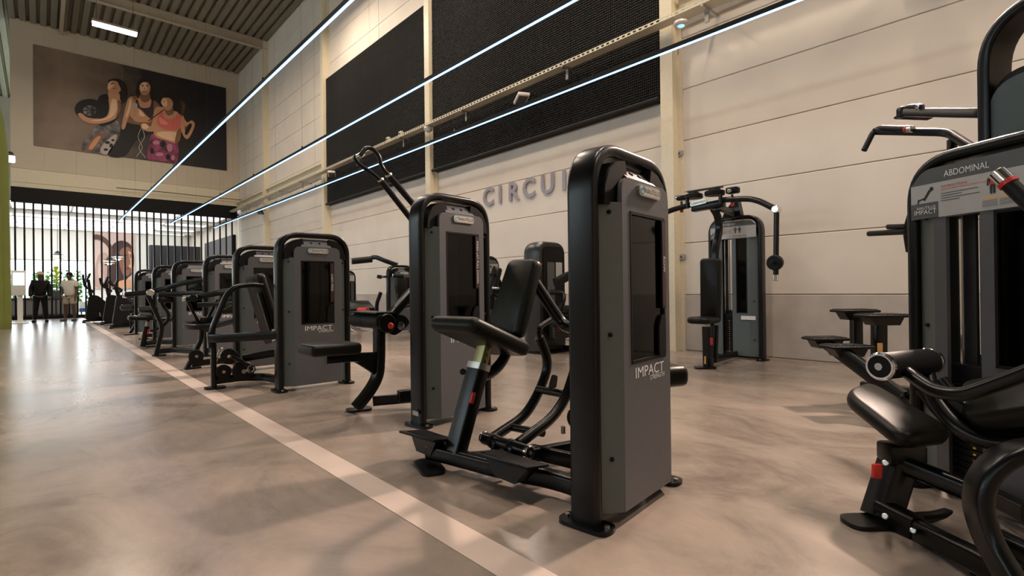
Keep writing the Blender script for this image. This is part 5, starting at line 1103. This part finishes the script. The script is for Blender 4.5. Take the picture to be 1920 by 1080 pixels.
# ================================================================== LOUNGE BEYOND
# ring and face print
YF = YB-0.06
a, b = P(176, 428, Y=YF), P(254, 541, Y=YF); a.z = min(a.z, 4.84)
fr = thing('face_poster', 'tall warm-toned print of a face and a gymnastic ring behind the bars', 'poster', (a.x, YF, b.z))
part(fr, 'print_backdrop', box(a.x, b.x, YF-0.02, YF+0.04, b.z, a.z), mat('print_blush', (0.62, 0.46, 0.40), 0.6), smooth=False)
def ff(pts, m, k, name='print_shape'): flat(fr, name, smoothp(pts), m, 0.022+0.004*k, 3.483, 0, 330, YF)
DSK = mat('print_shadow_brown', (0.045, 0.018, 0.015), 0.6)
ff([(616, 720), (616, 640), (640, 520), (690, 500), (720, 560), (700, 640), (700, 726)], mat('print_arm', (0.46, 0.30, 0.245), 0.6), 1); ff([(646, 560), (664, 610), (690, 720), (668, 724), (640, 640)], mat('print_arm_light', (0.60, 0.43, 0.36), 0.6), 2)
ff([(704, 560), (716, 490), (745, 440), (796, 422), (850, 446), (872, 510), (874, 570), (862, 640), (832, 668), (806, 724), (705, 722), (700, 640)], DSK, 2, 'print_hair')
ff([(780, 500), (800, 470), (842, 466), (864, 500), (872, 556), (862, 616), (838, 650), (806, 648), (788, 610), (778, 560)], mat('print_face_mid', (0.24, 0.10, 0.06), 0.6), 3, 'print_face')
ff([(836, 490), (858, 506), (868, 556), (858, 600), (842, 600), (840, 560), (846, 530)], SK, 4, 'print_cheek')
ff([(846, 514), (864, 510), (866, 516), (848, 520)], DSK, 5, 'print_brow'); ff([(850, 526), (864, 524), (864, 532), (852, 534)], DSK, 5, 'print_eye'); ff([(806, 518), (828, 514), (830, 520), (808, 526)], DSK, 5, 'print_brow'); ff([(808, 532), (824, 530), (824, 538), (810, 540)], DSK, 5, 'print_eye')
ff([(838, 530), (846, 530), (850, 574), (834, 578)], SKD, 5, 'print_nose'); ff([(818, 598), (838, 594), (852, 602), (838, 612), (822, 610)], mat('print_lip', (0.20, 0.045, 0.04), 0.6), 5, 'print_mouth')
ff([(716, 724), (740, 704), (800, 680), (846, 676), (876, 700), (880, 728), (800, 728)], SK, 3, 'print_shoulder')
ff([(614, 382), (668, 392), (716, 432), (738, 496), (718, 560), (690, 586), (684, 566), (706, 530), (710, 480), (684, 440), (640, 416), (614, 414)], mat('print_ring_brown', (0.10, 0.045, 0.03), 0.6), 5, 'print_ring')
# dark cabinet, wall panel
def cabinet(px0, px1, py0, py1, Y, lab, m, depth=0.6):
    a, b = P(px0, py0, Y=Y), P(px1, py1, Y=Y)
    r = thing('cabinet', lab, 'cabinet', ((a.x+b.x)/2, Y, 0))
    part(r, 'carcass', bevelled(box(a.x, b.x, Y, Y+depth, 0, a.z), 0.02, 1), m, smooth=False)
    n = max(2, int((b.x-a.x)/0.7)); w = (b.x-a.x)/n
    for i in range(n):
        d = part(r, 'door', bevelled(box(a.x+w*i+0.01, a.x+w*(i+1)-0.01, Y-0.02, Y, 0.05, a.z-0.05), 0.006, 1), m, smooth=False)
        part(d, 'handle', box(a.x+w*(i+1)-0.07, a.x+w*(i+1)-0.05, Y-0.05, Y-0.02, 0.9, 1.2), M_STEEL, smooth=False)
cabinet(281, 376, 459, 505, 37.0, 'tall black cabinet row behind the bars at right', M_CAB)
r = thing('wall_panel', 'dark violet-grey panel on the lounge side wall behind the last bars', 'wall panel', (XW-0.1, 31, 0))
part(r, 'sheet', box(XW-0.12, XW, 29.2, 35.4, 0.2, 3.95), M_DARKW, smooth=False); part(r, 'edge_trim', box(XW-0.13, XW, 29.15, 29.2, 0.2, 3.95), M_BLACK, smooth=False)
# bar counter
r = thing('lounge_counter', 'long low dark counter with grey front panels behind the two men', 'counter', (0.2, 32, 0))
zc = P(100, 558, Y=31.5).z; x0, x1 = P(18, 580, Y=31.5).x, P(146, 580, Y=31.5).x
part(r, 'body', box(x0, x1, 31.5, 32.1, 0, zc-0.05), M_CAB, smooth=False); part(r, 'worktop', box(x0-0.05, x1+0.05, 31.42, 32.2, zc-0.05, zc), M_GREYD, smooth=False)
n = 6; w = (x1-x0)/n
for i in range(n): part(r, 'front_panel', bevelled(box(x0+w*i+0.03, x0+w*(i+1)-0.03, 31.47, 31.5, 0.1, zc-0.1), 0.006, 1), mat('counter_grey', (0.16, 0.15, 0.14), 0.5), smooth=False)
r = thing('blue_bench', 'low bench with blue seat and white top behind the bars beside the counter', 'bench', (2.4, 33, 0))
x0, x1 = P(149, 590, Y=33).x, P(178, 590, Y=33).x
part(r, 'seat', box(x0, x1, 33, 33.6, 0.12, 0.3), mat('bench_blue', (0.03, 0.09, 0.25), 0.5), smooth=False); part(r, 'top', box(x0, x1, 33.2, 33.6, 0.3, 0.62), M_BWHITE, smooth=False)
for x in (x0+0.05, x1-0.11): part(r, 'leg', box(x, x+0.06, 33.1, 33.16, 0, 0.12), M_FRAME, smooth=False)
# plant on the counter
pc_ = P(106, 557, Y=31.8); pc_.z = zc
r = thing('potted_plant', 'yellow-green broad-leaved plant in a dark pot on the counter', 'plant', pc_)
part(r, 'pot', lathe(pc_, [(0, 0.13), (0.02, 0.15), (0.28, 0.19), (0.30, 0.2), (0.30, 0.17), (0.26, 0.16)]), M_GREYD)
part(r, 'stem', sweep([pc_+V((0, 0, 0.2)), pc_+V((0.02, 0, 0.8)), pc_+V((-0.02, 0.02, 1.25))], circ(0.025, 8)), mat('plant_stem', (0.12, 0.10, 0.04), 0.6))
for i in range(18):
    ang = i*2.4; h0 = 0.55+0.045*i; L_ = 0.62-0.012*i; tilt = 0.35+0.055*i
    d = V((math.cos(ang), math.sin(ang), 0)); sd = V((-math.sin(ang), math.cos(ang), 0)); vs_, fs = [], []
    for k in range(6):
        t = k/5; wd = 0.085*math.sin(PI*min(0.98, 0.12+t*0.88))
        c = pc_+V((0, 0, h0))+d*(L_*t*math.cos(tilt))+V((0, 0, L_*t*math.sin(tilt)-0.22*t*t))
        vs_ += [c-sd*wd+V((0, 0, 0.02)), c, c+sd*wd+V((0, 0, 0.02))]
    for k in range(5): fs += [(3*k, 3*k+1, 3*k+4, 3*k+3), (3*k+1, 3*k+2, 3*k+5, 3*k+4)]
    part(r, 'leaf', (vs_, fs), M_LEAF)
# pendants
for (px, py, Y, lab) in ((108, 480, 33, 'layered pendant lamp above the plant'), (205, 489, 34, 'layered pendant lamp in front of the face poster, lower one'), (221, 481, 35.6, 'layered pendant lamp in front of the face poster, upper one')):
    c = P(px, py, Y=Y); r = thing('pendant_lamp', lab, 'lamp', c, 'pendant lamps in the lounge')
    part(r, 'cord', cyl(c+V((0, 0, 0.2)), V((c.x, c.y, 4.86)), 0.01, 6), M_BLACK); part(r, 'cap', lathe(c, [(0.25, 0.02), (0.2, 0.08), (0.12, 0.13)]), M_BLACK)
    for k, (z, rr) in enumerate(((0.10, 0.22), (0.0, 0.30), (-0.10, 0.24))): 
        s = part(r, 'shade', lathe(c, [(z, rr*0.5), (z-0.03, rr), (z-0.045, rr*0.98)]), M_BLACK if k == 0 else M_BWHITE)
    part(r, 'bulb', lathe(c, [(-0.10, 0.06), (-0.16, 0.10), (-0.20, 0.07), (-0.22, 0.02)], 12), M_LAMP)
# kiosk
kc = P(38, 606.5, Z=0)
r = thing('info_kiosk', 'white information kiosk with lit screen on a slim stand at far left', 'kiosk', kc)
part(r, 'base_plate', bevelled(box(kc.x-0.3, kc.x+0.22, kc.y-0.25, kc.y+0.25, 0, 0.03), 0.008, 1), M_BWHITE, smooth=False)
part(r, 'stand', box(kc.x-0.07, kc.x+0.07, kc.y-0.05, kc.y+0.05, 0.03, 1.1), M_BWHITE, smooth=False)
a, b = P(21, 507, Y=kc.y), P(49, 554, Y=kc.y)
hs = part(r, 'housing', bevelled(box(a.x, b.x, kc.y-0.12, kc.y-0.02, b.z, a.z), 0.02, 2), M_BWHITE)
a, b = P(24, 511, Y=kc.y-0.12), P(46, 535, Y=kc.y-0.12); part(hs, 'screen', box(a.x, b.x, kc.y-0.126, kc.y-0.119, b.z, a.z), M_SCREEN, smooth=False)

# hedge outside the window
random.seed(3)
for i, x in enumerate((-8, -5, -2.2, 0.8, 3.6)):
    r = thing('hedge', ['green hedge outside, furthest left beyond the glazing', 'green hedge outside, far left of the window', 'green hedge outside, left half of the window', 'green hedge outside, right half of the window', 'green hedge outside, right of the window'][i], 'hedge', (x, 46, -0.1), 'hedges outside the window')
    vs_, fs = [], []
    for k in range(900):
        p = V((x+random.uniform(-1.25, 1.25), 46+random.uniform(-0.5, 0.5), random.uniform(0, 1)**0.8*(2.1+0.5*math.sin(x*2+k)))); d1 = V((random.uniform(-1, 1), random.uniform(-1, 1), random.uniform(-1, 1))).normalized()*0.13; d2 = d1.cross(V((random.random(), random.random(), random.random()))).normalized()*0.09
        q = len(vs_); vs_ += [p-d1, p+d2, p+d1, p-d2]; fs.append((q, q+1, q+2, q+3))
    part(r, 'foliage', (vs_, fs), M_HEDGE, smooth=False, kind='stuff'); part(r, 'stem', cyl((x, 46, -0.15), (x, 46, 1.4), 0.06, 8), mat('bark', (0.08, 0.05, 0.03), 0.8))

# ================================================================== PEOPLE
def skinned(root, name, joints, bones, m, sub=2, kind=None):
    """joints: name -> (pos, radius or (rx, ry)); first joint is the skin root"""
    names = list(joints); idx = {n: i for i, n in enumerate(names)}
    me = bpy.data.meshes.new(name); off = root_loc(root)
    me.from_pydata([tuple(V(joints[n][0])) for n in names], [(idx[a], idx[b]) for a, b in bones], [])
    o = bpy.data.objects.new(name, me); COL.objects.link(o); o.parent = root
    md = o.modifiers.new('skin', 'SKIN'); md.use_smooth_shade = True
    if not me.skin_vertices: me.skin_vertices.new() if hasattr(me.skin_vertices, 'new') else None
    for i, n in enumerate(names):
        r = joints[n][1]; me.skin_vertices[0].data[i].radius = (r, r) if isinstance(r, (int, float)) else r
        me.skin_vertices[0].data[i].use_root = (i == 0)
    sb = o.modifiers.new('sub', 'SUBSURF'); sb.levels = sub; sb.render_levels = sub
    me.materials.append(m); return o
def person(loc, rz, label, top_m, leg_m, skin_m, short, cap_m, armA, armB):
    r = thing('person', label, 'person', loc, 'two men standing by the bars')
    r.rotation_euler.z = rz
    J = {'pel': ((0, 0, 0.96), (0.15, 0.10)), 'wst': ((0, 0, 1.10), (0.135, 0.09)), 'cst': ((0, -0.01, 1.32), (0.165, 0.11)), 'nbk': ((0, 0.01, 1.47), (0.085, 0.07)), 'nck': ((0, 0, 1.53), 0.055), 'hd0': ((0, -0.02, 1.60), (0.068, 0.08)), 'hd1': ((0, -0.02, 1.69), (0.076, 0.095)), 'hd2': ((0, -0.015, 1.76), (0.06, 0.075))}
    B = [('pel', 'wst'), ('wst', 'cst'), ('cst', 'nbk'), ('nbk', 'nck'), ('nck', 'hd0'), ('hd0', 'hd1'), ('hd1', 'hd2')]
    for s, n in ((-1, 'l'), (1, 'r')):
        out, fw = armA if s < 0 else armB
        J.update({n+'sh': ((s*0.19, 0, 1.43), 0.062), n+'el': ((s*(0.24+out), 0.02, 1.15), 0.045), n+'wr': ((s*(0.25+out*1.3), -fw, 0.91), 0.030), n+'pm': ((s*(0.25+out*1.3), -fw-0.01, 0.84), (0.022, 0.038)),
                  n+'hp': ((s*0.095, 0, 0.90), 0.095), n+'kn': ((s*0.125, -0.01, 0.50), 0.062), n+'an': ((s*0.15, 0.02, 0.09), 0.042), n+'ft': ((s*0.165, -0.14, 0.04), (0.045, 0.035))})
        B += [('cst', n+'sh'), (n+'sh', n+'el'), (n+'el', n+'wr'), (n+'wr', n+'pm'), ('pel', n+'hp'), (n+'hp', n+'kn'), (n+'kn', n+'an'), (n+'an', n+'ft')]
        for k, (dx_, ln_) in enumerate(((-0.028, 0.07), (-0.009, 0.085), (0.010, 0.08), (0.027, 0.065))):
            b0 = V(J[n+'pm'][0]); J[n+'f%d' % k] = (b0+V((0, dx_, -0.03)), 0.009); J[n+'g%d' % k] = (b0+V((0, dx_-0.01, -0.03-ln_)), 0.008); B += [(n+'pm', n+'f%d' % k), (n+'f%d' % k, n+'g%d' % k)]
        b0 = V(J[n+'wr'][0]); J[n+'t'] = (b0+V((0, -0.05, -0.07)), 0.010); B += [(n+'wr', n+'t')]
    skinned(r, 'body', J, B, skin_m)
    T = {k: (J[k][0], tuple(x*1.06+0.03 for x in (J[k][1] if isinstance(J[k][1], tuple) else (J[k][1],)*2))) for k in ('cst', 'wst', 'pel', 'nbk', 'lsh', 'rsh', 'lel', 'rel', 'lwr', 'rwr')}
    T['pel'] = ((0, 0, 0.885), (0.185, 0.14))
    if short:
        for n in ('l', 'r'): T[n+'el'] = (V(T[n+'sh'][0]).lerp(V(T[n+'el'][0]), 0.65), (0.082, 0.082)); T.pop(n+'wr')
    tb = [('cst', 'wst'), ('wst', 'pel'), ('cst', 'nbk'), ('cst', 'lsh'), ('cst', 'rsh'), ('lsh', 'lel'), ('rsh', 'rel')] + ([] if short else [('lel', 'lwr'), ('rel', 'rwr')])
    skinned(r, 'shirt' if short else 'jacket', T, tb, top_m)
    G = {'pel': ((0, 0, 1.0), (0.165, 0.12))}; gb = []
    for s, n in ((-1, 'l'), (1, 'r')):
        if short: G.update({n+'hp': (J[n+'hp'][0], 0.125), n+'kn': ((s*0.125, 0, 0.60), 0.115)}); gb += [('pel', n+'hp'), (n+'hp', n+'kn')]
        else: G.update({n+'hp': (J[n+'hp'][0], 0.115), n+'kn': (J[n+'kn'][0], 0.086), n+'an': (J[n+'an'][0], 0.07)}); gb += [('pel', n+'hp'), (n+'hp', n+'kn'), (n+'kn', n+'an')]
    skinned(r, 'shorts' if short else 'trousers', G, gb, leg_m)
    for s in (-1, 1):
        sh = part(None, 'shoe', obox((s*0.165, -0.06, 0.045), (s*0.1, -1, 0), (1, s*0.1, 0), (0, 0, 1), 0.29, 0.105, 0.09, 0.035, 3), M_GREYD if short else M_BLACK); sh.parent = r
    if cap_m:
        cp = part(None, 'cap', merge(lathe((0, -0.015, 0), [(1.70, 0.098), (1.76, 0.096), (1.80, 0.075), (1.82, 0.03)], 18), obox((0, -0.13, 1.715), (1, 0, 0), (0, 1, 0.1), (0, -0.1, 1), 0.15, 0.12, 0.014, 0.006)), cap_m); cp.parent = r
    else:
        cp = part(None, 'hair', lathe((0, -0.005, 0), [(1.68, 0.092), (1.74, 0.098), (1.79, 0.08), (1.815, 0.03)], 18), M_BLACK); cp.parent = r
    for s in (-1, 1):
        e_ = part(None, 'eye', cyl((s*0.03, -0.108, 1.685), (s*0.03, -0.118, 1.685), 0.010, 8), M_WHITE); e_.parent = r
        er = part(None, 'ear', obox((s*0.082, -0.01, 1.67), (0, 1, 0), (0, 0, 1), (1, 0, 0), 0.035, 0.055, 0.018, 0.007), skin_m); er.parent = r
    ns = part(None, 'nose', bevelled(([V((-0.014, -0.105, 1.645)), V((0.014, -0.105, 1.645)), V((0, -0.14, 1.645)), V((0, -0.11, 1.69))], [(0, 2, 1), (0, 1, 3), (1, 2, 3), (2, 0, 3)]), 0.004, 1), skin_m); ns.parent = r
    mo = part(None, 'mouth', obox((0, -0.108, 1.618), (1, 0, 0), (0, 0, 1), (0, 1, 0), 0.045, 0.010, 0.008), mat('lips', (0.12, 0.03, 0.025), 0.5)); mo.parent = r
    return r
p1, p2 = P(76, 604.5, Z=0), P(131, 602, Z=0)
person((p1.x, p1.y, 0), -0.05, 'man in black jacket, trousers and pale cap, standing left of the plant', M_BLACK, M_BLACK, M_SKINA, False, mat('cap_beige', (0.5, 0.4, 0.3), 0.7), (0.0, 0.06), (0.0, 0.05))
person((p2.x, p2.y, 0), -0.5, 'man in white tee shirt and pale shorts, standing right of the plant', mat('white_tee', (0.75, 0.70, 0.62), 0.8), mat('pale_shorts', (0.55, 0.45, 0.36), 0.8), M_SKINA, True, None, (-0.02, 0.05), (-0.02, 0.08))
